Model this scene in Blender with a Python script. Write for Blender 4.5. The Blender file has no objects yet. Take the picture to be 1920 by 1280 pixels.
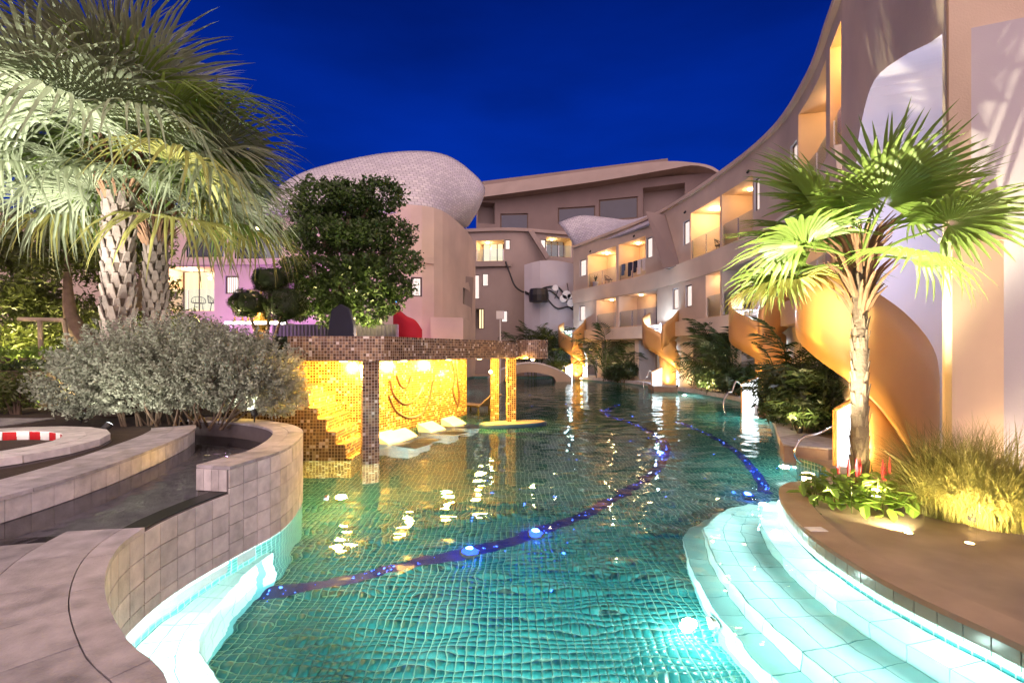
import bpy, bmesh, math, random
import numpy as np
from mathutils import Vector, Matrix
random.seed(7); rng = np.random.default_rng(7)
R = math.radians
scn = bpy.context.scene
COL = scn.collection
# ---------------------------------------------------------------- camera, sky, dusk light, exposure
F, HX, HY, EYE = 900.0, 960.0, 660.0, 2.0       # photo: focal length in px, principal column, horizon row, eye height over water
cam = bpy.data.cameras.new('camera'); cam.sensor_width = 36.0; cam.lens = 36.0 * F / 1920.0
cam.shift_y = (HY - 640.0) / 1920.0; cam.clip_start = 0.05; cam.clip_end = 3000
camo = bpy.data.objects.new('camera', cam); COL.objects.link(camo)
camo.location = (0, 0, EYE); camo.rotation_euler = (R(90), 0, 0); scn.camera = camo

SUN_EL, SUN_ROT = 30.0, 172.0                    # last glow, low behind the viewer
world = bpy.data.worlds.new('World'); scn.world = world; world.use_nodes = True
wn = world.node_tree.nodes; wl = world.node_tree.links; wn.clear()
sky = wn.new('ShaderNodeTexSky'); sky.sky_type = 'NISHITA'; sky.sun_disc = False
sky.sun_elevation = R(SUN_EL); sky.sun_rotation = R(SUN_ROT); sky.ozone_density = 6.0; sky.air_density = 1.0; sky.dust_density = 0.2
tint = wn.new('ShaderNodeMix'); tint.data_type = 'RGBA'; tint.blend_type = 'MULTIPLY'; tint.inputs[0].default_value = 1.0
tint.inputs[7].default_value = (0.006, 0.15, 1.0, 1)        # deep blue hour
tc = wn.new('ShaderNodeTexCoord'); cn = wn.new('ShaderNodeTexNoise'); cn.inputs['Scale'].default_value = 1.6; cn.inputs['Detail'].default_value = 5
mp = wn.new('ShaderNodeMapping'); mp.inputs['Scale'].default_value = (1, 1, 3.5)
cr = wn.new('ShaderNodeMapRange'); cr.inputs[1].default_value = 0.35; cr.inputs[2].default_value = 0.75; cr.inputs[3].default_value = 1.0; cr.inputs[4].default_value = 0.5
cm = wn.new('ShaderNodeMix'); cm.data_type = 'RGBA'; cm.blend_type = 'MULTIPLY'; cm.inputs[0].default_value = 1.0
bg = wn.new('ShaderNodeBackground'); bg.inputs[1].default_value = 0.028
wo = wn.new('ShaderNodeOutputWorld')
wl.new(sky.outputs[0], tint.inputs[6]); wl.new(tc.outputs['Generated'], mp.inputs[0]); wl.new(mp.outputs[0], cn.inputs['Vector'])
wl.new(cn.outputs[0], cr.inputs[0]); wl.new(tint.outputs[2], cm.inputs[6]); wl.new(cr.outputs[0], cm.inputs[7])
wl.new(cm.outputs[2], bg.inputs[0]); wl.new(bg.outputs[0], wo.inputs[0])
sun = bpy.data.lights.new('sun', 'SUN'); sun.energy = 1.5; sun.angle = R(120); sun.color = (1.0, 0.69, 0.50)
suno = bpy.data.objects.new('sun', sun); COL.objects.link(suno)
sd = Vector((math.sin(R(SUN_ROT)) * math.cos(R(SUN_EL)), math.cos(R(SUN_ROT)) * math.cos(R(SUN_EL)), math.sin(R(SUN_EL))))
suno.rotation_euler = sd.to_track_quat('Z', 'Y').to_euler(); suno.location = (0, -20, 30)
scn.view_settings.view_transform = 'Standard'; scn.view_settings.look = 'None'
scn.view_settings.exposure = 1.6; scn.view_settings.gamma = 1.0; scn.view_settings.use_curve_mapping = False
scn.render.engine = 'CYCLES'
cy = scn.cycles; cy.use_denoising = True; cy.max_bounces = 8; cy.transparent_max_bounces = 12; cy.sample_clamp_indirect = 4.0; cy.blur_glossy = 0.5
cy.caustics_refractive = False; cy.caustics_reflective = False

# ---------------------------------------------------------------- photo pixel -> place
def G(x, y, z=0.0):
    Y = F * (EYE - z) / (y - HY); return ((x - HX) / F * Y, Y, z)
def D(x, y, Y): return ((x - HX) / F * Y, Y, EYE - (y - HY) / F * Y)
def UW(x, y, h):                                 # a point on a plane h under the water, seen through the refracting surface
    d = Vector(((x - HX) / F, 1.0, -(y - HY) / F)).normalized()
    p = Vector((0, 0, EYE)) + d * (EYE / -d.z)
    n = 1 / 1.33; c = -d.z; k = n * n * (1 - c * c)
    t = d * n + Vector((0, 0, 1)) * (n * c - math.sqrt(1 - k))
    q = p + t * (h / -t.z); return (q.x, q.y, -h)

# ---------------------------------------------------------------- materials
MATS = {}
def mat(name, col, rough=0.6, var=0.12, scale=4.0, bump=0.0, bscale=30.0, metal=0.0, spec=0.5, emit=None, es=0.0, trans=0.0, coat=0.0, rvar=0.0):
    m = bpy.data.materials.new(name); m.use_nodes = True; n = m.node_tree.nodes; l = m.node_tree.links
    b = n['Principled BSDF']; b.inputs['Roughness'].default_value = rough; b.inputs['Metallic'].default_value = metal
    b.inputs['Specular IOR Level'].default_value = spec; b.inputs['Coat Weight'].default_value = coat
    t = n.new('ShaderNodeTexCoord'); nz = n.new('ShaderNodeTexNoise'); nz.inputs['Scale'].default_value = scale; nz.inputs['Detail'].default_value = 6
    l.new(t.outputs['Object'], nz.inputs['Vector'])
    oi = n.new('ShaderNodeObjectInfo')
    ad = n.new('ShaderNodeMath'); ad.operation = 'MULTIPLY_ADD'; ad.inputs[1].default_value = 0.35; l.new(oi.outputs['Random'], ad.inputs[0]); l.new(nz.outputs[0], ad.inputs[2])
    mr = n.new('ShaderNodeMapRange'); mr.inputs[1].default_value = 0.3; mr.inputs[2].default_value = 1.0; mr.inputs[3].default_value = 1 - var * 1.6; mr.inputs[4].default_value = 1 + var
    l.new(ad.outputs[0], mr.inputs[0])
    mx = n.new('ShaderNodeMix'); mx.data_type = 'RGBA'; mx.blend_type = 'MULTIPLY'; mx.inputs[0].default_value = 1; mx.inputs[6].default_value = (*col, 1)
    l.new(mr.outputs[0], mx.inputs[7]); l.new(mx.outputs[2], b.inputs['Base Color'])
    if rvar:
        rr = n.new('ShaderNodeMapRange'); rr.inputs[3].default_value = max(0, rough - rvar); rr.inputs[4].default_value = min(1, rough + rvar)
        l.new(nz.outputs[0], rr.inputs[0]); l.new(rr.outputs[0], b.inputs['Roughness'])
    if bump:
        n2 = n.new('ShaderNodeTexNoise'); n2.inputs['Scale'].default_value = bscale; n2.inputs['Detail'].default_value = 5; l.new(t.outputs['Object'], n2.inputs['Vector'])
        bp = n.new('ShaderNodeBump'); bp.inputs['Strength'].default_value = bump; bp.inputs['Distance'].default_value = 0.02
        l.new(n2.outputs[0], bp.inputs['Height']); l.new(bp.outputs[0], b.inputs['Normal'])
    if emit: b.inputs['Emission Color'].default_value = (*emit, 1); b.inputs['Emission Strength'].default_value = es
    if trans:
        tr = n.new('ShaderNodeBsdfTranslucent'); l.new(mx.outputs[2], tr.inputs[0]); ms = n.new('ShaderNodeMixShader'); ms.inputs[0].default_value = trans
        l.new(b.outputs[0], ms.inputs[1]); l.new(tr.outputs[0], ms.inputs[2]); l.new(ms.outputs[0], n['Material Output'].inputs[0])
    MATS[name] = m; return m
def emis(name, col, s):
    m = bpy.data.materials.new(name); m.use_nodes = True; n = m.node_tree.nodes; n.clear()
    t = n.new('ShaderNodeTexCoord'); nz = n.new('ShaderNodeTexNoise'); nz.inputs['Scale'].default_value = 1.5
    mr = n.new('ShaderNodeMapRange'); mr.inputs[3].default_value = s * 0.8; mr.inputs[4].default_value = s * 1.2
    e = n.new('ShaderNodeEmission'); e.inputs[0].default_value = (*col, 1); o = n.new('ShaderNodeOutputMaterial'); l = m.node_tree.links
    l.new(t.outputs['Object'], nz.inputs['Vector']); l.new(nz.outputs[0], mr.inputs[0]); l.new(mr.outputs[0], e.inputs[1]); l.new(e.outputs[0], o.inputs[0]); MATS[name] = m; return m
def curtain(name, col, s, freq=9.0):             # lit curtain behind glass: soft vertical folds
    m = bpy.data.materials.new(name); m.use_nodes = True; n = m.node_tree.nodes; l = m.node_tree.links; n.clear()
    t = n.new('ShaderNodeTexCoord'); w = n.new('ShaderNodeTexWave'); w.wave_type = 'BANDS'; w.bands_direction = 'X'
    w.inputs['Scale'].default_value = freq; w.inputs['Distortion'].default_value = 1.5; l.new(t.outputs['UV'], w.inputs['Vector'])
    mr = n.new('ShaderNodeMapRange'); mr.inputs[3].default_value = s * 0.38; mr.inputs[4].default_value = s * 1.15; l.new(w.outputs['Fac'], mr.inputs[0])
    e = n.new('ShaderNodeEmission'); e.inputs[0].default_value = (*col, 1); l.new(mr.outputs[0], e.inputs[1])
    g = n.new('ShaderNodeBsdfGlossy'); g.inputs['Roughness'].default_value = 0.05; fr = n.new('ShaderNodeFresnel'); ms = n.new('ShaderNodeMixShader')
    o = n.new('ShaderNodeOutputMaterial'); l.new(fr.outputs[0], ms.inputs[0]); l.new(e.outputs[0], ms.inputs[1]); l.new(g.outputs[0], ms.inputs[2]); l.new(ms.outputs[0], o.inputs[0]); return m
def glass_sheet(name, tintc=(0.8, 0.9, 1.0)):
    m = bpy.data.materials.new(name); m.use_nodes = True; n = m.node_tree.nodes; l = m.node_tree.links; n.clear()
    t = n.new('ShaderNodeBsdfTransparent'); t.inputs[0].default_value = (*tintc, 1); g = n.new('ShaderNodeBsdfGlossy'); g.inputs['Roughness'].default_value = 0.03
    fr = n.new('ShaderNodeFresnel'); fr.inputs[0].default_value = 1.45; ms = n.new('ShaderNodeMixShader'); o = n.new('ShaderNodeOutputMaterial')
    l.new(fr.outputs[0], ms.inputs[0]); l.new(t.outputs[0], ms.inputs[1]); l.new(g.outputs[0], ms.inputs[2]); l.new(ms.outputs[0], o.inputs[0]); return m
def grid_mat(name, tile, cols, grout, gw=0.08, rough=0.15, metal=0.0, bump=0.5, brick=False, coord='UV', spec=0.5, dirt=0.0):
    """square or running-bond tiles with a random tone each, recessed joints"""
    m = bpy.data.materials.new(name); m.use_nodes = True; n = m.node_tree.nodes; l = m.node_tree.links; b = n['Principled BSDF']
    t = n.new('ShaderNodeTexCoord'); mpn = n.new('ShaderNodeMapping'); mpn.inputs['Scale'].default_value = (1 / tile[0], 1 / tile[1], 1); l.new(t.outputs[coord], mpn.inputs[0])
    sep = n.new('ShaderNodeSeparateXYZ'); l.new(mpn.outputs[0], sep.inputs[0])
    def math1(op, a, bb=None):
        q = n.new('ShaderNodeMath'); q.operation = op
        for i, v in enumerate((a, bb)):
            if v is None: continue
            if isinstance(v, (int, float)): q.inputs[i].default_value = v
            else: l.new(v, q.inputs[i])
        return q.outputs[0]
    v = sep.outputs[1]; u = sep.outputs[0]
    if brick: u = math1('ADD', u, math1('MULTIPLY', math1('FLOOR', v), 0.5))
    cb = n.new('ShaderNodeCombineXYZ'); l.new(math1('FLOOR', u), cb.inputs[0]); l.new(math1('FLOOR', v), cb.inputs[1])
    wnz = n.new('ShaderNodeTexWhiteNoise'); wnz.noise_dimensions = '2D'; l.new(cb.outputs[0], wnz.inputs['Vector'])
    ramp = n.new('ShaderNodeValToRGB'); ramp.color_ramp.interpolation = 'CONSTANT'
    els = ramp.color_ramp.elements
    for i, (p, c) in enumerate(cols):
        e = els[i] if i < 2 else els.new(p)
        e.position = p; e.color = (*c, 1)
    l.new(wnz.outputs[0], ramp.inputs[0])
    fu = math1('FRACT', u); fv = math1('FRACT', v)
    eu = math1('MINIMUM', fu, math1('SUBTRACT', 1.0, fu)); ev = math1('MINIMUM', fv, math1('SUBTRACT', 1.0, fv))
    ed = math1('MINIMUM', eu, ev)
    mr = n.new('ShaderNodeMapRange'); mr.inputs[1].default_value = gw * 0.6; mr.inputs[2].default_value = gw; l.new(ed, mr.inputs[0])
    mx = n.new('ShaderNodeMix'); mx.data_type = 'RGBA'; mx.inputs[6].default_value = (*grout, 1); l.new(mr.outputs[0], mx.inputs[0]); l.new(ramp.outputs[0], mx.inputs[7])
    l.new(mx.outputs[2], b.inputs['Base Color']); b.inputs['Metallic'].default_value = metal; b.inputs['Specular IOR Level'].default_value = spec
    rr = n.new('ShaderNodeMapRange'); rr.inputs[3].default_value = 0.7; rr.inputs[4].default_value = rough; l.new(mr.outputs[0], rr.inputs[0]); l.new(rr.outputs[0], b.inputs['Roughness'])
    hsum = math1('ADD', mr.outputs[0], math1('MULTIPLY', wnz.outputs[0], 0.35))
    bp = n.new('ShaderNodeBump'); bp.inputs['Strength'].default_value = bump; bp.inputs['Distance'].default_value = 0.006; l.new(hsum, bp.inputs['Height']); l.new(bp.outputs[0], b.inputs['Normal'])
    return m

M_plaster = mat('plaster_beige', (0.66, 0.53, 0.40), 0.85, 0.2, 0.45, 0.3, 40)
M_plaster2 = mat('plaster_pink_beige', (0.62, 0.50, 0.42), 0.85, 0.18, 0.5, 0.25, 40)
M_plaster_w = mat('plaster_pale', (0.54, 0.51, 0.54), 0.8, 0.06, 1.0, 0.1, 60)
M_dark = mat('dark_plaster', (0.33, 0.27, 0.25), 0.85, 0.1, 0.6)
M_block = mat('shaded_block_plaster', (0.36, 0.29, 0.26), 0.85, 0.1, 0.7, 0.1, 60)  # unlit look of the back block put into a darker tone
M_shadetone = mat('shade_toned_plaster', (0.24, 0.185, 0.17), 0.85, 0.1, 0.6)  # shade put into the tone, for the rooftop storey and wing fin
M_cream = mat('balcony_paint', (0.72, 0.55, 0.37), 0.8, 0.05, 2.0)
M_frame = mat('bronze_frame', (0.10, 0.06, 0.04), 0.4, 0.1, 5, metal=0.4)
M_roofw = grid_mat('white_roof_shingle', (0.30, 0.135), [(0, (0.55, 0.53, 0.56)), (0.4, (0.66, 0.64, 0.66)), (0.75, (0.60, 0.57, 0.62))], (0.30, 0.28, 0.32), 0.07, 0.5, 0, 0.6, True)
M_mosaic = grid_mat('bronze_mosaic', (0.052, 0.052), [(0, (0.10, 0.05, 0.025)), (0.3, (0.17, 0.09, 0.05)), (0.55, (0.24, 0.14, 0.08)), (0.74, (0.34, 0.22, 0.12)), (0.87, (0.42, 0.27, 0.15)), (0.94, (0.72, 0.62, 0.52))], (0.45, 0.38, 0.32), 0.07, 0.14, 0.25, 0.5)
M_mosgold = grid_mat('gold_mosaic', (0.058, 0.058), [(0, (0.10, 0.05, 0.012)), (0.35, (0.17, 0.09, 0.025)), (0.62, (0.30, 0.18, 0.05)), (0.82, (0.55, 0.40, 0.15)), (0.92, (0.85, 0.74, 0.5))], (0.55, 0.40, 0.18), 0.09, 0.16, 0.25, 0.5)
M_stone = mat('grey_stone_tile', (0.50, 0.48, 0.49), 0.55, 0.34, 7, 0.5, 60, rvar=0.15)
M_stonel = mat('pale_stone_tile', (0.74, 0.71, 0.68), 0.5, 0.24, 9, 0.3, 50, rvar=0.15)
M_boot2 = mat('brown_leaf_base', (0.15, 0.11, 0.075), 0.85, 0.35, 9, 0.5, 40)
M_grout = mat('dark_grout', (0.16, 0.14, 0.14), 0.9, 0.1, 10)
M_deck = mat('sand_washed_deck', (0.36, 0.265, 0.18), 0.75, 0.38, 1.6, 0.9, 260, rvar=0.2)
M_soil = mat('soil', (0.07, 0.05, 0.035), 0.95, 0.3, 5, 0.6, 30)
M_lawn = mat('lawn_ground', (0.06, 0.075, 0.03), 0.95, 0.3, 4, 0.8, 60)
M_pooltile = mat('teal_pool_tile', (0.018, 0.15, 0.145), 0.25, 0.25, 1.2)
M_grid_floor = grid_mat('pool_floor_grid', (0.08, 0.08), [(0, (0.016, 0.13, 0.13)), (0.4, (0.020, 0.16, 0.15)), (0.7, (0.024, 0.18, 0.17))], (0.45, 0.66, 0.52), 0.075, 0.3, 0, 0.2, coord='Object')
M_steptile = mat('pale_aqua_step_tile', (0.58, 0.84, 0.82), 0.35, 0.08, 4)
M_aquagrout = mat('aqua_grout', (0.16, 0.45, 0.46), 0.8, 0.1, 10)
M_band = mat('green_waterline_tile', (0.28, 0.33, 0.26), 0.3, 0.2, 6)
M_blueband = mat('blue_mosaic_band', (0.004, 0.013, 0.17), 0.3, 0.4, 30)
M_orange = mat('copper_stair_paint', (0.62, 0.36, 0.14), 0.38, 0.06, 1.5, 0.05, 40, metal=0.35)
M_red = mat('red_paint', (0.42, 0.008, 0.02), 0.7, 0.06, 2)
M_navy = mat('navy_panel', (0.02, 0.02, 0.045), 0.6, 0.15, 3)
M_steel = mat('steel', (0.75, 0.74, 0.72), 0.2, 0.05, 5, metal=1.0)
M_black = mat('black_metal', (0.02, 0.02, 0.02), 0.5, 0.1, 5)
M_white = mat('white_plastic', (0.8, 0.8, 0.78), 0.35, 0.04, 5)
M_wood = mat('pole_wood', (0.42, 0.33, 0.24), 0.8, 0.2, 8, 0.3, 30)
M_bark = mat('bark', (0.17, 0.12, 0.08), 0.9, 0.35, 6, 0.8, 18)
M_palmbark = mat('palm_bark', (0.10, 0.07, 0.05), 0.9, 0.3, 8, 0.8, 25)
M_boot = mat('palm_leaf_base', (0.21, 0.165, 0.135), 0.9, 0.35, 9, 0.6, 40)
M_fiber = mat('palm_fibre', (0.24, 0.13, 0.07), 0.95, 0.3, 12)
M_frond = mat('palm_frond', (0.19, 0.28, 0.06), 0.42, 0.3, 2.0, trans=0.5)
M_frond_g = mat('palm_frond_grey', (0.27, 0.31, 0.19), 0.45, 0.3, 2.0, trans=0.38)
M_frond_y = mat('palm_frond_yellowed', (0.30, 0.29, 0.08), 0.45, 0.3, 2.0, trans=0.3)
M_leaf = mat('tree_leaf', (0.055, 0.10, 0.022), 0.4, 0.4, 1.5, trans=0.2)
M_leafy = mat('yellow_green_leaf', (0.12, 0.16, 0.03), 0.45, 0.4, 1.5, trans=0.25)
M_leafd = mat('dark_leaf', (0.035, 0.06, 0.016), 0.4, 0.4, 1.5, trans=0.15)
M_sage = mat('silver_sage_leaf', (0.36, 0.39, 0.29), 0.7, 0.3, 2.5, trans=0.15)
M_grass = mat('fountain_grass', (0.25, 0.235, 0.06), 0.6, 0.4, 3.0, trans=0.25)
M_light_leaf = mat('bright_leaf', (0.16, 0.26, 0.04), 0.4, 0.25, 4, trans=0.3)
M_amberlens = emis('amber_lens', (1, .6, .12), 4.0)
M_gold = mat('gold', (0.85, 0.55, 0.15), 0.25, 0.1, 8, metal=0.9)
M_glass = glass_sheet('railing_glass')
M_glassd = mat('dark_window_glass', (0.02, 0.025, 0.05), 0.08, 0.2, 1.0, spec=0.8)
E_win = curtain('lit_curtain_white', (1.0, 0.80, 0.72), 0.55, 3.0)
E_warm = curtain('lit_curtain_warm', (1.0, 0.74, 0.42), 0.7, 5.0)
E_dim = curtain('dim_curtain', (0.75, 0.52, 0.36), 0.15, 5.0)
E_panel = emis('white_light_panel', (0.92, 0.95, 1.0), 1.1)
E_strip = emis('white_light_strip', (1.0, 0.88, 1.0), 6.0)
E_lamp = emis('lamp_glow_warm', (1.0, 0.75, 0.35), 12.0)
E_lampw = emis('lamp_glow_white', (0.95, 1.0, 1.0), 2.5)
E_star = emis('blue_star_glow', (0.04, 0.12, 1.0), 5.0)
E_starbig = emis('blue_lamp_glow', (0.03, 0.09, 1.0), 1.6)

# ---------------------------------------------------------------- mesh helpers
def link(o, parent=None):
    COL.objects.link(o)
    if parent is not None: o.parent = parent
    return o
def tag(o, label=None, cat=None, group=None, kind=None):
    if label: o['label'] = label
    if cat: o['category'] = cat
    if group: o['group'] = group
    if kind: o['kind'] = kind
    return o
def empty(name, loc=(0, 0, 0), rz=0.0, label=None, cat=None, group=None, kind=None):
    o = bpy.data.objects.new(name, None); o.empty_display_size = 0.2; o.location = loc; o.rotation_euler = (0, 0, rz); link(o); return tag(o, label, cat, group, kind)
def np_mesh(name, V, Fc):
    me = bpy.data.meshes.new(name); V = np.asarray(V, np.float32); Fc = np.asarray(Fc, np.int32); k = Fc.shape[1]
    me.vertices.add(len(V)); me.vertices.foreach_set('co', V.ravel()); me.loops.add(Fc.size); me.loops.foreach_set('vertex_index', Fc.ravel())
    me.polygons.add(len(Fc)); me.polygons.foreach_set('loop_start', np.arange(0, Fc.size, k, dtype=np.int32)); me.polygons.foreach_set('loop_total', np.full(len(Fc), k, np.int32))
    me.update(calc_edges=True); return me
class MB:
    def __init__(s): s.v = []; s.f = []; s.uv = []
    def quad(s, a, b, c, d, uv=None):
        i = len(s.v); s.v += [tuple(a), tuple(b), tuple(c), tuple(d)]; s.f.append((i, i + 1, i + 2, i + 3)); s.uv.append(uv)
    def tri(s, a, b, c):
        i = len(s.v); s.v += [tuple(a), tuple(b), tuple(c)]; s.f.append((i, i + 1, i + 2)); s.uv.append(None)
    def hexa(s, p):                              # p: bottom 4 ccw, top 4 ccw
        i = len(s.v); s.v += [tuple(q) for q in p]
        for f in ((3, 2, 1, 0), (4, 5, 6, 7), (0, 1, 5, 4), (1, 2, 6, 5), (2, 3, 7, 6), (3, 0, 4, 7)): s.f.append(tuple(i + k for k in f)); s.uv.append(None)
    def box(s, x0, x1, y0, y1, z0, z1): s.hexa([(x0, y0, z0), (x1, y0, z0), (x1, y1, z0), (x0, y1, z0), (x0, y0, z1), (x1, y0, z1), (x1, y1, z1), (x0, y1, z1)])
    def tube(s, pts, rad, n=8, cap=True):
        pts = [Vector(p) for p in pts]; base = len(s.v)
        if not hasattr(rad, '__len__'): rad = [rad] * len(pts)
        up = Vector((0.13, 0.31, 0.94))
        for i, p in enumerate(pts):
            d = (pts[min(i + 1, len(pts) - 1)] - pts[max(i - 1, 0)]).normalized()
            if abs(d.dot(up)) > 0.97: up = Vector((1, 0.1, 0))
            a = d.cross(up).normalized(); b = d.cross(a)
            for k in range(n):
                t = 2 * math.pi * k / n; s.v.append(tuple(p + (a * math.cos(t) + b * math.sin(t)) * rad[i]))
        for i in range(len(pts) - 1):
            for k in range(n):
                k2 = (k + 1) % n; s.f.append((base + i * n + k, base + i * n + k2, base + (i + 1) * n + k2, base + (i + 1) * n + k)); s.uv.append(None)
        if cap:
            s.f.append(tuple(base + k for k in range(n))); s.f.append(tuple(base + (len(pts) - 1) * n + k for k in range(n - 1, -1, -1))); s.uv += [None, None]
    def lathe(s, prof, n=16, c=(0, 0, 0)):
        base = len(s.v)
        for r, z in prof:
            for k in range(n): t = 2 * math.pi * k / n; s.v.append((c[0] + r * math.cos(t), c[1] + r * math.sin(t), c[2] + z))
        for i in range(len(prof) - 1):
            for k in range(n): k2 = (k + 1) % n; s.f.append((base + i * n + k, base + i * n + k2, base + (i + 1) * n + k2, base + (i + 1) * n + k)); s.uv.append(None)
    def prism(s, poly, z0, z1):                  # plan polygon (ccw) raised between two levels, simple polygons only
        n = len(poly); i = len(s.v); s.v += [(p[0], p[1], z0) for p in poly] + [(p[0], p[1], z1) for p in poly]
        s.f.append(tuple(i + n + k for k in range(n))); s.f.append(tuple(i + k for k in range(n - 1, -1, -1))); s.uv += [None, None]
        for k in range(n): k2 = (k + 1) % n; s.f.append((i + k, i + k2, i + n + k2, i + n + k)); s.uv.append(None)
    def build(s, name, m, parent=None, smooth=False, bevel=0.0, fix=True):
        me = bpy.data.meshes.new(name); me.from_pydata(s.v, [], s.f); me.update()
        if any(u is not None for u in s.uv):
            ul = me.uv_layers.new(name='UVMap')
            for p, u in zip(me.polygons, s.uv):
                for j, li in enumerate(p.loop_indices): ul.data[li].uv = u[j] if u else (0, 0)
        if fix and not any(u is not None for u in s.uv):
            bm = bmesh.new(); bm.from_mesh(me); bmesh.ops.recalc_face_normals(bm, faces=bm.faces); bm.to_mesh(me); bm.free()
        if smooth:
            me.polygons.foreach_set('use_smooth', [True] * len(me.polygons))
        me.materials.append(m); o = bpy.data.objects.new(name, me); link(o, parent)
        if bevel: b = o.modifiers.new('bevel', 'BEVEL'); b.width = bevel; b.segments = 2; b.limit_method = 'ANGLE'
        return o
def spline(pts, n=8, closed=False):              # Catmull-Rom through tuples of any length
    P = [np.array(p, float) for p in pts]; out = []; N = len(P)
    for i in range(N if closed else N - 1):
        if closed: a, b, c, d = P[(i - 1) % N], P[i], P[(i + 1) % N], P[(i + 2) % N]
        else: b, c = P[i], P[i + 1]; a = P[i - 1] if i else 2 * b - c; d = P[i + 2] if i + 2 < N else 2 * c - b
        for k in range(n):
            t = k / n; out.append(0.5 * (2 * b + (c - a) * t + (2 * a - 5 * b + 4 * c - d) * t * t + (3 * b - a - 3 * c + d) * t ** 3))
    if not closed: out.append(P[-1])
    return [tuple(float(x) for x in q) for q in out]
class Curve:                                      # plan curve by arc length; side +1 = normal to the left of travel
    def __init__(s, pts, n=10, side=1, smooth=True):
        s.p = np.array(spline(pts, n) if smooth else pts, float); d = np.diff(s.p, axis=0); s.s = np.concatenate([[0], np.cumsum(np.hypot(d[:, 0], d[:, 1]))]); s.L = s.s[-1]; s.side = side
    def at(s, t): return np.array([np.interp(t, s.s, s.p[:, 0]), np.interp(t, s.s, s.p[:, 1])])
    def nrm(s, t):
        a = s.at(max(0, t - 0.05)); b = s.at(min(s.L, t + 0.05)); d = (b - a) / (np.linalg.norm(b - a) + 1e-9); return np.array([-d[1], d[0]]) * s.side
    def off(s, t, o, z): q = s.at(t) + s.nrm(t) * o; return (q[0], q[1], z)
    def px(s, x):                                 # arc length where the curve crosses a column of the photograph
        k = (x - HX) / F; ts = np.linspace(0, s.L, 1500); v = np.interp(ts, s.s, s.p[:, 0]) - k * np.interp(ts, s.s, s.p[:, 1]); i = int(np.argmin(np.abs(v))); return float(ts[i])
def cell(c, s0, s1, o0, o1, z0, z1):              # one stone or tile that follows the curve
    m = MB(); k = max(1, int(round((s1 - s0) / 0.13))); ss = np.linspace(s0, s1, k + 1)
    m.v = [c.off(s, o, z) for s in ss for o, z in ((o0, z0), (o1, z0), (o1, z1), (o0, z1))]
    m.f = [(0, 1, 2, 3), tuple(4 * k + j for j in (3, 2, 1, 0))] + [(4 * i + j, 4 * i + 4 + j, 4 * i + 4 + (j + 1) % 4, 4 * i + (j + 1) % 4) for i in range(k) for j in range(4)]
    m.uv = [None] * len(m.f); return m
def copy_tree(o, parent=None):
    c = o.copy(); COL.objects.link(c); c.parent = parent
    for ch in o.children: copy_tree(ch, c)
    return c
def fill_ring(outer, holes, z, name, m, parent=None):
    bm = bmesh.new(); es = []
    for lp in [outer] + holes:
        vs = [bm.verts.new((p[0], p[1], z)) for p in lp]
        for i in range(len(vs)): es.append(bm.edges.new((vs[i], vs[(i + 1) % len(vs)])))
    bmesh.ops.triangle_fill(bm, use_beauty=True, use_dissolve=False, edges=es)
    for f in bm.faces:
        if f.normal.z < 0: f.normal_flip()
    me = bpy.data.meshes.new(name); bm.to_mesh(me); bm.free(); me.materials.append(m); o = bpy.data.objects.new(name, me); return link(o, parent)
def lamp_light(kind, parent, loc, energy, color, size=0.05, spot=None, aim=None, blend=0.6):
    L = bpy.data.lights.new('light', kind); L.energy = energy; L.color = color
    if kind == 'AREA': L.size = size
    else: L.shadow_soft_size = size
    if spot: L.spot_size = R(spot); L.spot_blend = blend
    o = bpy.data.objects.new('light', L); link(o, parent); o.location = loc
    if aim is not None:
        o.rotation_euler = Vector(aim).to_track_quat('-Z', 'Y').to_euler()
    return o
def uplight(loc, energy, color, label, spot=110, aim=(0, 0, 1), size=0.05, group='garden uplights'):
    """small bullet lamp on a spike, its own light at the lens"""
    t = empty('garden_uplight', loc, 0, label, 'lamp', group); a = Vector(aim).normalized()
    m = MB(); m.tube([(0, 0, -0.05), (0, 0, 0.06)], 0.012, 6); m.build('spike', M_black, t)
    m = MB(); c = Vector((0, 0, 0.09)); m.tube([c - a * 0.05, c - a * 0.03, c + a * 0.06], [0.025, 0.045, 0.05], 10); m.build('housing', M_black, t)
    m = MB(); m.tube([c + a * 0.061, c + a * 0.066], 0.042, 10); m.build('lens', E_lamp if color[2] < 0.7 else E_lampw, t)
    lamp_light('SPOT', t, tuple(c + a * 0.1), energy, color, size, spot, aim); return t
def added_ground_light(loc, energy, color, label, spot=110, aim=(0, 0, 1)):
    """added flush fill lamp: steel ring and lens level with the deck"""
    t = empty('added_ground_light', loc, 0, label, 'lamp', 'added in-ground deck lamps')
    m = MB(); m.lathe([(.05, -.04), (.05, .004), (.036, .005), (.036, -.03)], 16); m.build('ring', M_steel, t)
    m = MB(); m.lathe([(.036, .001), (0, .002)], 16); m.build('lens', E_lamp, t); lamp_light('SPOT', t, (0, 0, .05), energy, color, .04, spot, aim); return t
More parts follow.
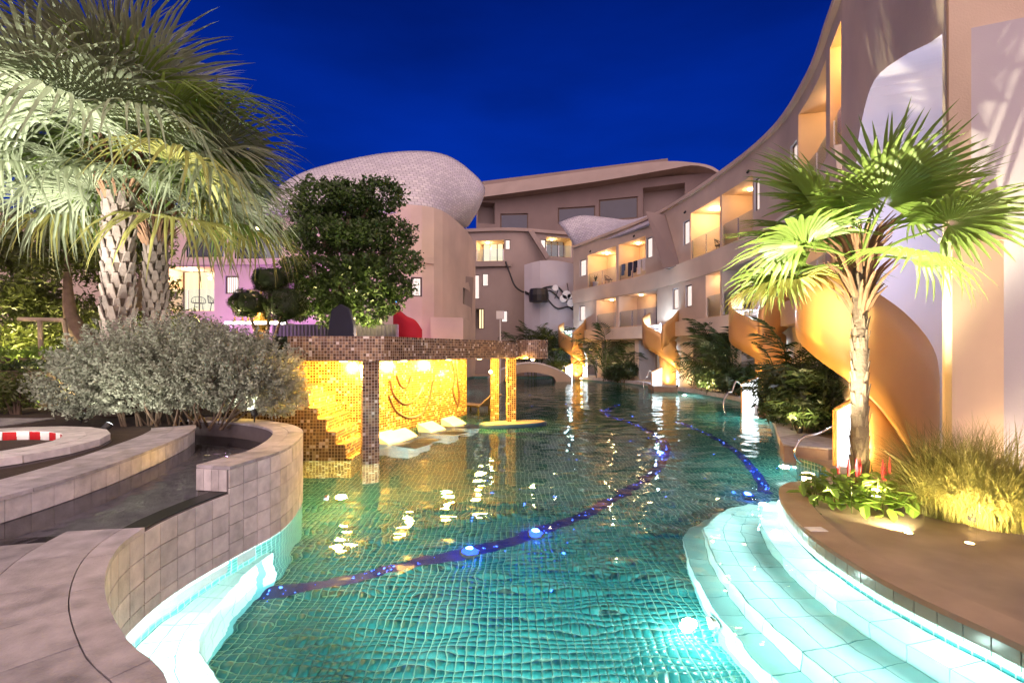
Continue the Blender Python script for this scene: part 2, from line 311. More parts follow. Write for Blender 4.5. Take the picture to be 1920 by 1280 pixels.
# ---------------------------------------------------------------- pool, ground, planter walls
FLOOR = -1.2
W_PTS = [(-0.5, -3.0), (-0.75, 0.0), (-1.0, 1.35), (-1.4, 1.92), (-1.79, 2.2), (-2.28, 2.66), (-2.66, 3.2), (-2.80, 3.7), (-2.80, 4.2), (-2.70, 4.8), (-2.60, 5.4), (-2.75, 6.2), (-3.02, 6.85), (-3.5, 7.4), (-4.3, 7.9), (-5.25, 8.2)]
WALL = Curve(W_PTS, 8, side=1)                    # left of travel = land side
E_PTS = [(4.9, -3.0), (4.0, -0.5), (3.5, 1.6), (3.25, 3.05), (3.13, 3.52), (3.04, 4.03), (3.06, 4.83), (3.26, 5.64), (3.5, 6.25), (3.72, 6.62)]
EDGE = Curve(E_PTS, 8, side=-1)                   # right of travel = land side
left_edge = [tuple(p) for p in WALL.p] + [(-5.3, 10.2), (-4.5, 10.25), (-3.06, 10.6), (-1.36, 14.4), (-1.7, 15.3), (-3.2, 19.0), (-4.2, 25), (-4.2, 31), (-3.0, 37.5)]
right_edge = [tuple(p) for p in EDGE.p] + spline([(3.72, 6.62), (3.98, 6.85), (4.4, 6.98), (4.9, 7.3), (5.15, 7.9), (5.1, 8.6)], 4)[1:] + [(5.35, 9.4)] + spline([(5.35, 9.4), (5.75, 10.3), (6.9, 12.6), (8.0, 15.1), (9.0, 19.0), (8.7, 22.5), (8.1, 25.5), (7.4, 30), (5.2, 34), (3.6, 37.5)], 5)[1:]
pool = left_edge + right_edge[::-1]
ground = fill_ring([(-700, -300), (700, -300), (700, 1500), (-700, 1500)], [pool], 0.12, 'ground', M_deck); tag(ground, kind='structure')
fl = MB(); fl.quad((-9, -4, FLOOR), (14, -4, FLOOR), (14, 40, FLOOR), (-9, 40, FLOOR)); pf = fl.build('pool_floor', M_grid_floor, None, fix=False); tag(pf, kind='structure')
pw = MB(); u = 0.0
for i in range(len(pool)):
    a, b = pool[i], pool[(i + 1) % len(pool)]; d = math.hypot(a[0] - b[0], a[1] - b[1])
    pw.quad((*a, FLOOR), (*b, FLOOR), (*b, 0.119), (*a, 0.119), [(u, FLOOR), (u + d, FLOOR), (u + d, 0.119), (u, 0.119)]); u += d
M_gridwall = grid_mat('pool_wall_grid', (0.08, 0.08), [(0, (0.016, 0.13, 0.13)), (0.5, (0.022, 0.17, 0.16))], (0.40, 0.58, 0.48), 0.075, 0.3, 0, 0.2)
tag(pw.build('pool_wall', M_gridwall), kind='structure')
# floor tiles: the near ones are pieces of their own, the next ones one mesh, the far ones only in the material
T = 0.08; ti = []
for ix in range(int(-3.4 / T), int(3.2 / T)):
    for iy in range(int(1.2 / T), int(7.6 / T)):
        x, y = (ix + 0.5) * T, (iy + 0.5) * T; ti.append((x * x + y * y, x, y))
def in_view(x, y): return abs(x) < y * 1.08 and y > 1.9
ti = sorted(t for t in ti if in_view(t[1], t[2]))
h = T / 2 - 0.0055
tm = MB(); tm.hexa([(-h, -h, 0), (h, -h, 0), (h, h, 0), (-h, h, 0), (-h + .003, -h + .003, .006), (h - .003, -h + .003, .006), (h - .003, h - .003, .006), (-h + .003, h - .003, .006)])
t0 = tm.build('floor_tile', M_pooltile, pf); t0.location = (ti[0][1], ti[0][2], FLOOR + 0.001)
for d_, x, y in ti[1:300]:
    c = t0.copy(); COL.objects.link(c); c.location = (x, y, FLOOR + 0.001)
pts = np.array([(x, y) for _, x, y in ti[300:]]); b0 = np.array([(-h, -h, 0), (h, -h, 0), (h, h, 0), (-h, h, 0), (-h + .003, -h + .003, .006), (h - .003, -h + .003, .006), (h - .003, h - .003, .006), (-h + .003, h - .003, .006)])
V = b0[None] + np.concatenate([pts, np.full((len(pts), 1), FLOOR + 0.001)], 1)[:, None, :]
fq = np.array([(4, 5, 6, 7), (0, 1, 5, 4), (1, 2, 6, 5), (2, 3, 7, 6), (3, 0, 4, 7)]); Fq = fq[None] + (np.arange(len(pts)) * 8)[:, None, None]
me = np_mesh('floor_tiles', V.reshape(-1, 3), Fq.reshape(-1, 4)); me.materials.append(M_pooltile); o = bpy.data.objects.new('floor_tiling', me); link(o, pf); tag(o, kind='stuff')
# dark blue mosaic bands with star lights set in the floor
def band(px, w):
    c = [UW(x, y, -FLOOR - 0.008) for x, y in px]; c = spline([(p[0], p[1]) for p in c], 8); m = MB(); cu = Curve(c, 1, 1, smooth=False)
    n = 60
    for i in range(n):
        s0, s1 = cu.L * i / n, cu.L * (i + 1) / n
        m.quad(cu.off(s0, -w, FLOOR + .012), cu.off(s1, -w, FLOOR + .012), cu.off(s1, w, FLOOR + .012), cu.off(s0, w, FLOOR + .012))
    o = m.build('blue_floor_band', M_blueband, pf); return cu
b1 = band([(440, 1120), (600, 1098), (760, 1062), (880, 1035), (1000, 1000), (1120, 952), (1200, 905), (1243, 862), (1240, 825), (1190, 795), (1135, 775), (1160, 758)], 0.105)
b2 = band([(1270, 790), (1330, 815), (1385, 850), (1415, 885), (1435, 925)], 0.09)
star = MB()
def oct_(m, c, r):
    i = len(m.v); m.v += [(c[0] + r, c[1], c[2]), (c[0] - r, c[1], c[2]), (c[0], c[1] + r, c[2]), (c[0], c[1] - r, c[2]), (c[0], c[1], c[2] + r)]
    for f in ((0, 2, 4), (2, 1, 4), (1, 3, 4), (3, 0, 4)): m.f.append(tuple(i + k for k in f)); m.uv.append(None)
for cu, n in ((b1, 190), (b2, 70)):
    for k in range(n):
        s = random.uniform(0.05, cu.L - 0.05); oct_(star, cu.off(s, random.gauss(0, 0.06), FLOOR + 0.014), random.choice([0.006, 0.008, 0.012, 0.018]))
for k in range(60):
    x, y = random.uniform(-1, 6), random.uniform(5, 24); oct_(star, (x, y, FLOOR + 0.01), random.choice([0.01, 0.015, 0.03]))
o = star.build('fibre_star_lights', E_star, pf, fix=False); tag(o, kind='stuff')
def blue_lamp(px, r):
    p = UW(px[0], px[1], -FLOOR - 0.02); t = empty('blue_pool_lamp', (p[0], p[1], FLOOR + 0.005), 0, 'round blue lamp set in the pool floor along the dark band of stars', 'lamp', 'blue lamps in the pool floor')
    m = MB(); m.lathe([(r * 1.15, 0.0), (r * 1.15, 0.02), (r, 0.03)], 14); m.build('rim', M_black, t)
    m = MB(); m.lathe([(r * .95, 0.031), (r * 0.6, 0.036), (0.002, 0.038)], 14); m.build('lens', E_starbig, t)
    lamp_light('POINT', t, (0, 0, 0.10), 3, (0.03, 0.12, 1.0), 0.05)
for px in ((880, 1035), (1005, 1000), (1405, 930), (1240, 850)): blue_lamp(px, 0.10)
# water
wm = bpy.data.materials.new('pool_water'); wm.use_nodes = True; n = wm.node_tree.nodes; l = wm.node_tree.links; n.clear()
tcw = n.new('ShaderNodeTexCoord'); gl = n.new('ShaderNodeBsdfGlass'); gl.inputs['IOR'].default_value = 1.33; gl.inputs['Roughness'].default_value = 0.0; gl.inputs['Color'].default_value = (0.86, 0.97, 0.96, 1)
def wnoise(scale, stretch, det):
    mpw = n.new('ShaderNodeMapping'); mpw.inputs['Scale'].default_value = stretch; mpw.inputs['Rotation'].default_value = (0, 0, 0.3); q = n.new('ShaderNodeTexNoise'); q.inputs['Scale'].default_value = scale; q.inputs['Detail'].default_value = det
    l.new(tcw.outputs['Object'], mpw.inputs[0]); l.new(mpw.outputs[0], q.inputs['Vector']); return q.outputs[0]
a1 = wnoise(1.5, (1, 1.5, 1), 1.0); a2 = wnoise(5.0, (1, 1.4, 1), 1.5)
mm = n.new('ShaderNodeMath'); mm.operation = 'MULTIPLY_ADD'; mm.inputs[1].default_value = 0.08; l.new(a2, mm.inputs[0]); l.new(a1, mm.inputs[2]); a3 = wnoise(.22, (1, 1, 1), 2); mr3 = n.new('ShaderNodeMapRange'); mr3.inputs[1].default_value = .35; mr3.inputs[2].default_value = .65; mr3.inputs[3].default_value = .35; mr3.inputs[4].default_value = 1.1; l.new(a3, mr3.inputs[0]); mq = n.new('ShaderNodeMath'); mq.operation = 'MULTIPLY'; l.new(mm.outputs[0], mq.inputs[0]); l.new(mr3.outputs[0], mq.inputs[1])
bw = n.new('ShaderNodeBump'); bw.inputs['Strength'].default_value = 1.0; bw.inputs['Distance'].default_value = 0.046; l.new(mq.outputs[0], bw.inputs['Height']); l.new(bw.outputs[0], gl.inputs['Normal'])
ow = n.new('ShaderNodeOutputMaterial'); l.new(gl.outputs[0], ow.inputs[0])
tag(fill_ring(pool, [], 0.0, 'pool_water', wm), kind='structure')
# ---- right: curved steps under water, waterline tiles, deck kerb
S0, S1 = 2.2, EDGE.L - 0.02
for k, (o0, o1, zt, zb) in enumerate(((-0.30, -0.012, -0.22, FLOOR), (-0.93, -0.31, -0.50, FLOOR), (-1.17, -0.94, -0.78, FLOOR))):
    st = empty('pool_step', (0, 0, 0)); tag(st, kind='structure'); m = MB(); n_ = 46
    for i in range(n_):
        a = S0 + (S1 - S0) * i / n_; b = S0 + (S1 - S0) * (i + 1) / n_; sh = lambda s, o: o * min(1.0, max(0.12, (S1 + 0.25 - s) / 1.3)) ** 0.5
        m.quad(EDGE.off(a, sh(a, o1), zt), EDGE.off(b, sh(b, o1), zt), EDGE.off(b, sh(b, o0), zt), EDGE.off(a, sh(a, o0), zt)); m.quad(EDGE.off(a, sh(a, o0), zt), EDGE.off(b, sh(b, o0), zt), EDGE.off(b, sh(b, o0), zb), EDGE.off(a, sh(a, o0), zb))
    m.build('step_body', M_aquagrout, st, fix=False)
    nr = max(1, round((o1 - o0) / 0.24)); ns = int((S1 - S0) / 0.26); rise = 0.28
    for i in range(ns):
        a = S0 + (S1 - S0) * i / ns + 0.004; b = S0 + (S1 - S0) * (i + 1) / ns - 0.004; sa = sh(a, 1.0); sb = sh(b, 1.0)
        for r_ in range(nr):
            q0 = o0 + (o1 - o0) * r_ / nr + 0.004; q1 = o0 + (o1 - o0) * (r_ + 1) / nr - 0.004
            m = MB(); m.hexa([EDGE.off(a, q0 * sa, zt), EDGE.off(b, q0 * sb, zt), EDGE.off(b, q1 * sb, zt), EDGE.off(a, q1 * sa, zt), EDGE.off(a, q0 * sa, zt + .006), EDGE.off(b, q0 * sb, zt + .006), EDGE.off(b, q1 * sb, zt + .006), EDGE.off(a, q1 * sa, zt + .006)]); m.build('tread_tile', M_steptile, st)
        m = MB(); q0 = o0 - 0.008; q1 = o0 - 0.001; zl = zt - rise + 0.004
        m.hexa([EDGE.off(a, q0 * sa, zl), EDGE.off(b, q0 * sb, zl), EDGE.off(b, q1 * sb, zl), EDGE.off(a, q1 * sa, zl), EDGE.off(a, q0 * sa, zt), EDGE.off(b, q0 * sb, zt), EDGE.off(b, q1 * sb, zt), EDGE.off(a, q1 * sa, zt)]); m.build('riser_tile', M_steptile, st)
kb = empty('pool_kerb', (0, 0, 0)); tag(kb, kind='structure'); m = MB(); n_ = 60
for i in range(n_):
    a, b = 1.5 + (EDGE.L - 1.5) * i / n_, 1.5 + (EDGE.L - 1.5) * (i + 1) / n_
    m.hexa([EDGE.off(a, -0.02, 0.10), EDGE.off(b, -0.02, 0.10), EDGE.off(b, 0.30, 0.10), EDGE.off(a, 0.30, 0.10), EDGE.off(a, -0.02, 0.145), EDGE.off(b, -0.02, 0.145), EDGE.off(b, 0.30, 0.15), EDGE.off(a, 0.30, 0.15)])
m.build('coping', M_deck, kb, smooth=False)
ns = int((EDGE.L - 1.6) / 0.16)
for i in range(ns):
    a = 1.6 + (EDGE.L - 1.6) * i / ns + 0.004; b = 1.6 + (EDGE.L - 1.6) * (i + 1) / ns - 0.004
    cell(EDGE, a, b, -0.010, 0.0, -0.14, 0.098).build('waterline_tile', M_band, kb)
m = MB()
for i in range(n_):
    a, b = 1.5 + (EDGE.L - 1.6) * i / n_, 1.5 + (EDGE.L - 1.6) * (i + 1) / n_
    m.hexa([EDGE.off(a, 0.31, 0.11), EDGE.off(b, 0.31, 0.11), EDGE.off(b, 0.325, 0.11), EDGE.off(a, 0.325, 0.11), EDGE.off(a, 0.31, 0.128), EDGE.off(b, 0.31, 0.128), EDGE.off(b, 0.325, 0.128), EDGE.off(a, 0.325, 0.128)])
m.build('drain_slot', M_black, kb)
p = G(1530, 992, 0.15); m = MB(); m.box(p[0] - .09, p[0] + .09, p[1] - .06, p[1] + .06, .149, .156); m.build('skimmer_lid', M_stonel, kb)
# island back edge kerb (behind the palm bed)
IB = Curve(spline([(3.70, 6.60), (3.98, 6.85), (4.4, 6.98), (4.9, 7.3), (5.15, 7.9)], 5), 1, 1, smooth=False); m = MB()
for i in range(20):
    a, b = IB.L * i / 20, IB.L * (i + 1) / 20
    m.hexa([IB.off(a, 0.02, 0.09), IB.off(b, 0.02, 0.09), IB.off(b, -0.30, 0.09), IB.off(a, -0.30, 0.09), IB.off(a, 0.02, 0.143), IB.off(b, 0.02, 0.143), IB.off(b, -0.30, 0.147), IB.off(a, -0.30, 0.147)])
m.build('coping', M_deck, kb)
# far right pool kerb
FK = Curve(spline([(5.35, 9.4), (5.75, 10.3), (6.9, 12.6), (8.0, 15.1), (9.0, 19.0), (8.7, 22.5), (8.1, 25.5), (7.4, 30), (5.2, 34), (3.6, 37.5)], 5), 1, -1, smooth=False); m = MB()
for i in range(60):
    a, b = FK.L * i / 60, FK.L * (i + 1) / 60
    m.hexa([FK.off(a, -0.03, 0.05), FK.off(b, -0.03, 0.05), FK.off(b, 0.35, 0.05), FK.off(a, 0.35, 0.05), FK.off(a, -0.03, 0.22), FK.off(b, -0.03, 0.22), FK.off(b, 0.35, 0.22), FK.off(a, 0.35, 0.22)])
m.build('coping', M_stone, kb)
# ---- left: raised wall, spill edge, foreground deck, water channel
Z_UP, Z_SP, Z_DK = 0.90, 0.66, 0.68
s_dk = float(np.interp(3.62, WALL.p[:, 1], WALL.s)); s_sp = float(np.interp(4.62, WALL.p[:, 1], WALL.s)); s_end = WALL.L - 0.05
lw = empty('planter_wall', (WALL.at(s_sp)[0], WALL.at(s_sp)[1], 0), 0, 'curved grey stone tile wall holding the raised water channel beside the pool', 'wall')
def inv(o): o.matrix_parent_inverse = o.parent.matrix_world.inverted() if False else Matrix.Translation(-Vector(o.parent.location)); return o
def wall_body(s0, s1, o0, o1, z0, z1, nm, mt, par):
    m = MB(); n_ = max(6, int((s1 - s0) / 0.12))
    for i in range(n_):
        a, b = s0 + (s1 - s0) * i / n_, s0 + (s1 - s0) * (i + 1) / n_
        m.quad(WALL.off(a, o0, z0), WALL.off(b, o0, z0), WALL.off(b, o0, z1), WALL.off(a, o0, z1)); m.quad(WALL.off(a, o0, z1), WALL.off(b, o0, z1), WALL.off(b, o1, z1), WALL.off(a, o1, z1)); m.quad(WALL.off(a, o1, z1), WALL.off(b, o1, z1), WALL.off(b, o1, z0), WALL.off(a, o1, z0))
    for s_ in (s0, s1): m.quad(WALL.off(s_, o0, z0), WALL.off(s_, o1, z0), WALL.off(s_, o1, z1), WALL.off(s_, o0, z1))
    return m.build(nm, mt, par, fix=False)
inv(wall_body(s_sp, s_end, 0.0, 0.34, -0.3, Z_UP - 0.03, 'core', M_grout, lw)); inv(wall_body(s_dk, s_sp - .002, 0.0, 0.16, -0.3, Z_SP - 0.02, 'spill_core', M_grout, lw))
inv(wall_body(s_dk, s_sp - .002, 0.012, 0.18, Z_SP - 0.015, Z_SP - 0.004, 'spill_edge', M_black, lw)); inv(wall_body(0.5, s_dk - .002, 0.0, 0.2, -0.3, Z_DK - 0.04, 'deck_core', M_grout, lw))
def face_tiles(s0, s1, ztop, rows, hgt, wid, mt):
    n_ = max(1, round((s1 - s0) / wid))
    for r_ in range(rows):
        for i in range(n_):
            a = s0 + (s1 - s0) * i / n_ + 0.004; b = s0 + (s1 - s0) * (i + 1) / n_ - 0.004; zt = ztop - hgt * r_ - 0.004
            inv(cell(WALL, a, b, -0.012 - random.uniform(0, .003), 0.0, zt - hgt + 0.008, zt).build('wall_tile', mt, lw))
face_tiles(s_sp, s_end - 1.0, Z_UP - 0.03, 5, 0.18, 0.19, M_stonel); face_tiles(s_dk, s_sp - .004, Z_SP - 0.02, 4, 0.18, 0.19, M_stonel)
s_a = float(np.interp(1.3, WALL.p[:, 1], WALL.s)); face_tiles(s_a, s_dk - .004, Z_DK - 0.04, 4, 0.18, 0.19, M_stonel)
def paving(s0, s1, o0, o1, zt, wid, mt, nm, par, th=0.03):
    n_ = max(1, round((s1 - s0) / wid))
    for i in range(n_):
        a = s0 + (s1 - s0) * i / n_ + 0.003; b = s0 + (s1 - s0) * (i + 1) / n_ - 0.003
        o = cell(WALL, a, b, o0 + .003, o1 - .003, zt - th, zt + random.uniform(0, .002)).build(nm, mt, par); o.parent and inv(o)
paving(s_sp, s_end, -0.02, 0.17, Z_UP, 0.36, M_stone, 'coping_stone', lw); paving(s_sp, s_end, 0.17, 0.36, Z_UP, 0.36, M_stone, 'coping_stone', lw)
# end block of the upper wall at the spillway
e0 = WALL.at(s_sp - 0.01); m = MB()
for k in range(4): inv(cell(WALL, s_sp - 0.012, s_sp, 0.01 + k * 0.085, 0.09 + k * 0.085, Z_SP, Z_UP - 0.033).build('wall_tile', M_stonel, lw))
dk = empty('stone_deck', (0, 0, 0)); tag(dk, kind='structure')
paving(s_a - 1.6, s_dk, -0.02, 0.13, Z_DK, 0.5, M_stone, 'deck_paver', dk, 0.04)
for k, (o0, o1) in enumerate(((0.13, 0.50), (0.50, 0.86), (0.86, 1.22), (1.22, 1.6), (1.6, 2.0))):
    c_end = s_dk - max(0, k - 0) * 0.16; paving(s_a - 1.6, c_end, o0, o1, Z_DK, 0.42 + 0.05 * k, M_stone, 'deck_paver', dk, 0.04)
m = MB(); n_ = 40
for i in range(n_):
    a, b = 0.3 + (s_dk - 0.3) * i / n_, 0.3 + (s_dk - 0.3) * (i + 1) / n_
    m.hexa([WALL.off(a, 0.2, 0.1), WALL.off(b, 0.2, 0.1), WALL.off(b, 2.0, 0.1), WALL.off(a, 2.0, 0.1), WALL.off(a, 0.2, Z_DK - .03), WALL.off(b, 0.2, Z_DK - .03), WALL.off(b, 2.0, Z_DK - .03), WALL.off(a, 2.0, Z_DK - .03)])
m.build('deck_bed', M_grout, dk)
# channel water + bed
IN_PTS = [(-5.0, -2.5), (-4.6, 0.0), (-4.25, 2.2), (-4.02, 3.77), (-4.1, 5.0), (-4.45, 6.4), (-4.75, 7.15), (-4.95, 7.45)]
INNER = Curve(IN_PTS, 8, side=1)
ch = [tuple(q) for q in INNER.p] + [(-5.2, 7.9)] + [WALL.off(s, 0.33, 0)[:2] for s in np.linspace(s_end - .1, s_sp, 30)] + [WALL.off(s, 0.17, 0)[:2] for s in np.linspace(s_sp - .02, s_dk + .02, 8)] + [WALL.off(s, 0.5, 0)[:2] for s in np.linspace(s_dk - 0.15, 1.0, 10)]
tag(fill_ring(ch, [], 0.50, 'channel_bed', M_stone), kind='structure')
cwm = glass_sheet('channel_water', (0.72, 0.74, 0.82)); cn_ = cwm.node_tree.nodes; cl_ = cwm.node_tree.links       # shallow clear water: mirror by Fresnel, bed seen through
nz_ = cn_.new('ShaderNodeTexNoise'); nz_.inputs['Scale'].default_value = 3.5; tc_ = cn_.new('ShaderNodeTexCoord'); cl_.new(tc_.outputs['Object'], nz_.inputs['Vector']); bp_ = cn_.new('ShaderNodeBump'); bp_.inputs['Distance'].default_value = 0.012; cl_.new(nz_.outputs[0], bp_.inputs['Height'])
for q in cn_:
    if q.type in ('BSDF_GLOSSY', 'FRESNEL'): cl_.new(bp_.outputs[0], q.inputs['Normal'])
tag(fill_ring(ch, [], Z_SP - 0.006, 'channel_water', cwm), kind='structure')
iw = empty('channel_kerb', (-4.2, 4.5, 0.3), 0, 'low pinkish stone kerb along the garden side of the water channel', 'kerb')
m = MB(); n_ = 60
for i in range(n_):
    a, b = INNER.L * i / n_, INNER.L * (i + 1) / n_
    m.hexa([INNER.off(a, 0.0, 0.3), INNER.off(b, 0.0, 0.3), INNER.off(b, 0.5, 0.3), INNER.off(a, 0.5, 0.3), INNER.off(a, 0.0, 0.84), INNER.off(b, 0.0, 0.84), INNER.off(b, 0.5, 0.84), INNER.off(a, 0.5, 0.84)])
inv(m.build('core', M_grout, iw)); ns = int(INNER.L / 0.2); sI = float(np.interp(2.0, INNER.p[:, 1], INNER.s))
n1 = int((INNER.L - sI) / 0.2)
for i in range(n1):
    a = sI + (INNER.L - sI) * i / n1 + .003; b = sI + (INNER.L - sI) * (i + 1) / n1 - .003
    inv(cell(INNER, a, b, -0.012, 0.0, 0.66, 0.838).build('kerb_tile', M_stonel, iw)); inv(cell(INNER, a, b, -0.012, 0.0, 0.47, 0.654).build('kerb_tile', M_stonel, iw))
    if i % 2 == 0:
        b2_ = min(INNER.L, sI + (INNER.L - sI) * (i + 2) / n1) - .003
        for o0, o1 in ((-0.03, 0.24), (0.245, 0.52)): inv(cell(INNER, a, b2_, o0, o1, 0.84, 0.872).build('coping_stone', M_stone, iw))
# garden terrace
gp = [INNER.off(s, 0.5, 0)[:2] for s in np.linspace(0, INNER.L, 30)] + [(-5.35, 8.0), (-5.35, 10.3), (-4.5, 10.35), (-3.2, 11.0), (-2.3, 15.2), (-3.5, 19.2), (-4.5, 25), (-4.5, 40), (-70, 40), (-70, -2.5)]
g1 = MB(); g1.prism(gp, 0.1, 0.855); tag(g1.build('garden_ground', M_soil), kind='structure')
g2 = MB(); g2.prism([(-5.6, 12.0), (-3.6, 13.5), (-4.6, 17.0), (-5.4, 39), (-69, 39), (-69, 13.2), (-8.0, 13.0), (-7.0, 12.0)], 0.85, 1.75); tag(g2.build('garden_terrace', M_lawn), kind='structure')
# red and white checker tub
tb = empty('checker_tub', (-6.32, 5.3, 0.80), 0, 'round tub lined with red and white checker tiles beside the bush', 'tub')
M_ckr = mat('red_tile', (0.45, 0.015, 0.02), 0.25, 0.15, 9); M_ckw = mat('white_tile', (0.75, 0.72, 0.70), 0.25, 0.08, 9)
def ring_cell(r0, r1, a0, a1, z0, z1):
    m = MB(); c_ = lambda r, a, z: (r * math.cos(a), r * math.sin(a), z)
    m.hexa([c_(r0, a0, z0), c_(r0, a1, z0), c_(r1, a1, z0), c_(r1, a0, z0), c_(r0, a0, z1), c_(r0, a1, z1), c_(r1, a1, z1), c_(r1, a0, z1)]); return m
nt = 40
for i in range(nt):
    a0, a1 = 2 * math.pi * i / nt + .004, 2 * math.pi * (i + 1) / nt - .004
    for r_ in range(4):
        ring_cell(0.985, 1.0, a0, a1, 0.16 - 0.12 * r_ - 0.116, 0.16 - 0.12 * r_).build('checker_tile', M_ckr if (i + r_) % 2 else M_ckw, tb)
    if i % 2 == 0:
        ring_cell(1.0, 1.22, a0, a1 + 2 * math.pi / nt, 0.10, 0.165).build('rim_stone', M_stonel, tb); ring_cell(1.225, 1.45, a0, a1 + 2 * math.pi / nt, 0.08, 0.16).build('rim_stone', M_stonel, tb)
m = MB(); m.lathe([(1.46, -0.02), (1.46, 0.07), (1.0, 0.07), (1.0, -.45), (0.0, -.45)], 40); m.build('shell', M_grout, tb)
m = MB(); m.lathe([(0.99, -.26), (0.0, -.26)], 40); m.build('tub_water', cwm, tb)
# lit bench under water along the wall, narrowing towards the spillway
bn = empty('underwater_bench', (0, 0, 0)); tag(bn, kind='structure'); m = MB(); s0b = s_a - 0.6; s1b = float(np.interp(5.15, WALL.p[:, 1], WALL.s))
n_ = 34; M_bench = mat('white_bench_tile', (0.84, 0.86, 0.84), 0.4, 0.08, 4)
bwf = lambda s: 0.66 * min(0.9, max(0.10, (s1b - s) / 2.6))
def bcell(s0, s1, f0, f1, z0, z1): q = lambda s, f, z: WALL.off(s, -bwf(s) * f - (.012 if f < .01 else 0), z); m = MB(); m.hexa([q(s0, f1, z0), q(s1, f1, z0), q(s1, f0, z0), q(s0, f0, z0), q(s0, f1, z1), q(s1, f1, z1), q(s1, f0, z1), q(s0, f0, z1)]); return m
for i in range(n_):
    a, b = s0b + (s1b - s0b) * i / n_, s0b + (s1b - s0b) * (i + 1) / n_; c_ = bcell(a, b, 0, 1, FLOOR, -.42); k_ = len(m.v); m.v += c_.v; m.f += [tuple(k_ + j for j in f) for f in c_.f]; m.uv += [None] * 6
m.build('bench_body', M_aquagrout, bn)
nb = int((s1b - s0b) / 0.22)
for i in range(nb):
    a = s0b + (s1b - s0b) * i / nb + .004; b = s0b + (s1b - s0b) * (i + 1) / nb - .004
    for f0, f1 in ((0.02, 0.33), (0.345, 0.66), (0.675, 1.0)): bcell(a, b, f0, f1, -.42, -.412).build('bench_tile', M_bench, bn)
    for r_ in range(3): bcell(a, b, 1.0, 1.015, -0.42 - .22 * (r_ + 1) + .008, -0.42 - .22 * r_ - .002).build('bench_tile', M_bench, bn)
# pool lamps: round niche lamps with their own light
def pool_lamp(loc, n2, energy, label, color=(0.75, 1.0, 0.95), grp='underwater pool lamps'):
    t = empty('pool_lamp', loc, 0, label, 'lamp', grp); a = Vector((n2[0], n2[1], 0)).normalized(); z = Vector((0, 0, 1))
    m = MB(); m.tube([-a * 0.02, a * 0.03], 0.11, 16); m.build('rim', M_steel, t); m = MB(); m.tube([a * 0.031, a * 0.036], 0.085, 16); m.build('lens', E_lampw, t)
    lamp_light('POINT', t, tuple(a * 0.22), energy, color, 0.08); return t
# ---------------------------------------------------------------- buildings
def facade(c, z0, z1, holes, mt, parent, name='wall', uvs=1.0, top=None, s_lo=0.0, s_hi=None):
    """wall sheet following plan curve c with rectangular openings; holes: (s0, s1, z0, z1)"""
    s_hi = c.L if s_hi is None else s_hi
    ss = sorted(set([round(x, 3) for x in np.linspace(s_lo, s_hi, max(2, int((s_hi - s_lo) / 0.6)))] + [round(v, 3) for h_ in holes for v in h_[:2]])); zs = sorted(set([z0, z1] + [round(v, 3) for h_ in holes for v in h_[2:4]]))
    m = MB()
    for i in range(len(ss) - 1):
        for j in range(len(zs) - 1):
            sm, zm = (ss[i] + ss[i + 1]) / 2, (zs[j] + zs[j + 1]) / 2
            if any(h_[0] < sm < h_[1] and h_[2] < zm < h_[3] for h_ in holes): continue
            a, b, zb, zt = ss[i], ss[i + 1], zs[j], zs[j + 1]; ta = tb_ = zt
            if top and j == len(zs) - 2: ta, tb_ = top(a), top(b)
            m.quad(c.off(a, 0, zb), c.off(b, 0, zb), c.off(b, 0, tb_), c.off(a, 0, ta), [(a, zb), (b, zb), (b, tb_), (a, ta)])
    o = m.build(name, mt, parent, smooth=False, fix=False)
    return o
def recess(c, h_, depth, mt, parent, name='recess', uvm=False):
    s0, s1, za, zb = h_; n_ = max(1, int((s1 - s0) / 0.8)); m = MB(); ss = np.linspace(s0, s1, n_ + 1)
    for i in range(n_):
        a, b = ss[i], ss[i + 1]; A, B = lambda z: c.off(a, 0, z), lambda z: c.off(b, 0, z); a2, b2_ = lambda z: c.off(a, -depth, z), lambda z: c.off(b, -depth, z)
        m.quad(a2(za), b2_(za), b2_(zb), a2(zb)); m.quad(A(za), B(za), b2_(za), a2(za)); m.quad(A(zb), B(zb), b2_(zb), a2(zb))
    for s_ in (s0, s1): m.quad(c.off(s_, 0, za), c.off(s_, -depth, za), c.off(s_, -depth, zb), c.off(s_, 0, zb))
    return m.build(name, mt, parent, fix=False)
def pane(c, s0, s1, za, zb, o_, mt, parent, name='pane'):
    m = MB(); w = s1 - s0; m.quad(c.off(s0, o_, za), c.off(s1, o_, za), c.off(s1, o_, zb), c.off(s0, o_, zb), [(0, 0), (w, 0), (w, zb - za), (0, zb - za)])
    m.quad(c.off(s0, o_ - .02, za), c.off(s1, o_ - .02, za), c.off(s1, o_ - .02, zb), c.off(s0, o_ - .02, zb), [(0, 0), (w, 0), (w, zb - za), (0, zb - za)]); return m.build(name, mt, parent, fix=False)
def frame(c, s0, s1, za, zb, o_, w, mt, parent, mull=0, d=0.06, name='window_frame'):
    m = MB(); e = [(s0, s0 + w, za, zb), (s1 - w, s1, za, zb), (s0 + w, s1 - w, za, za + w), (s0 + w, s1 - w, zb - w, zb)]
    for k in range(mull): q = s0 + (s1 - s0) * (k + 1) / (mull + 1); e.append((q - w / 2, q + w / 2, za + w, zb - w))
    for a, b, z_, y_ in e: m.hexa([c.off(a, o_ + d, z_), c.off(b, o_ + d, z_), c.off(b, o_ - .01, z_), c.off(a, o_ - .01, z_), c.off(a, o_ + d, y_), c.off(b, o_ + d, y_), c.off(b, o_ - .01, y_), c.off(a, o_ - .01, y_)])
    return m.build(name, mt, parent)
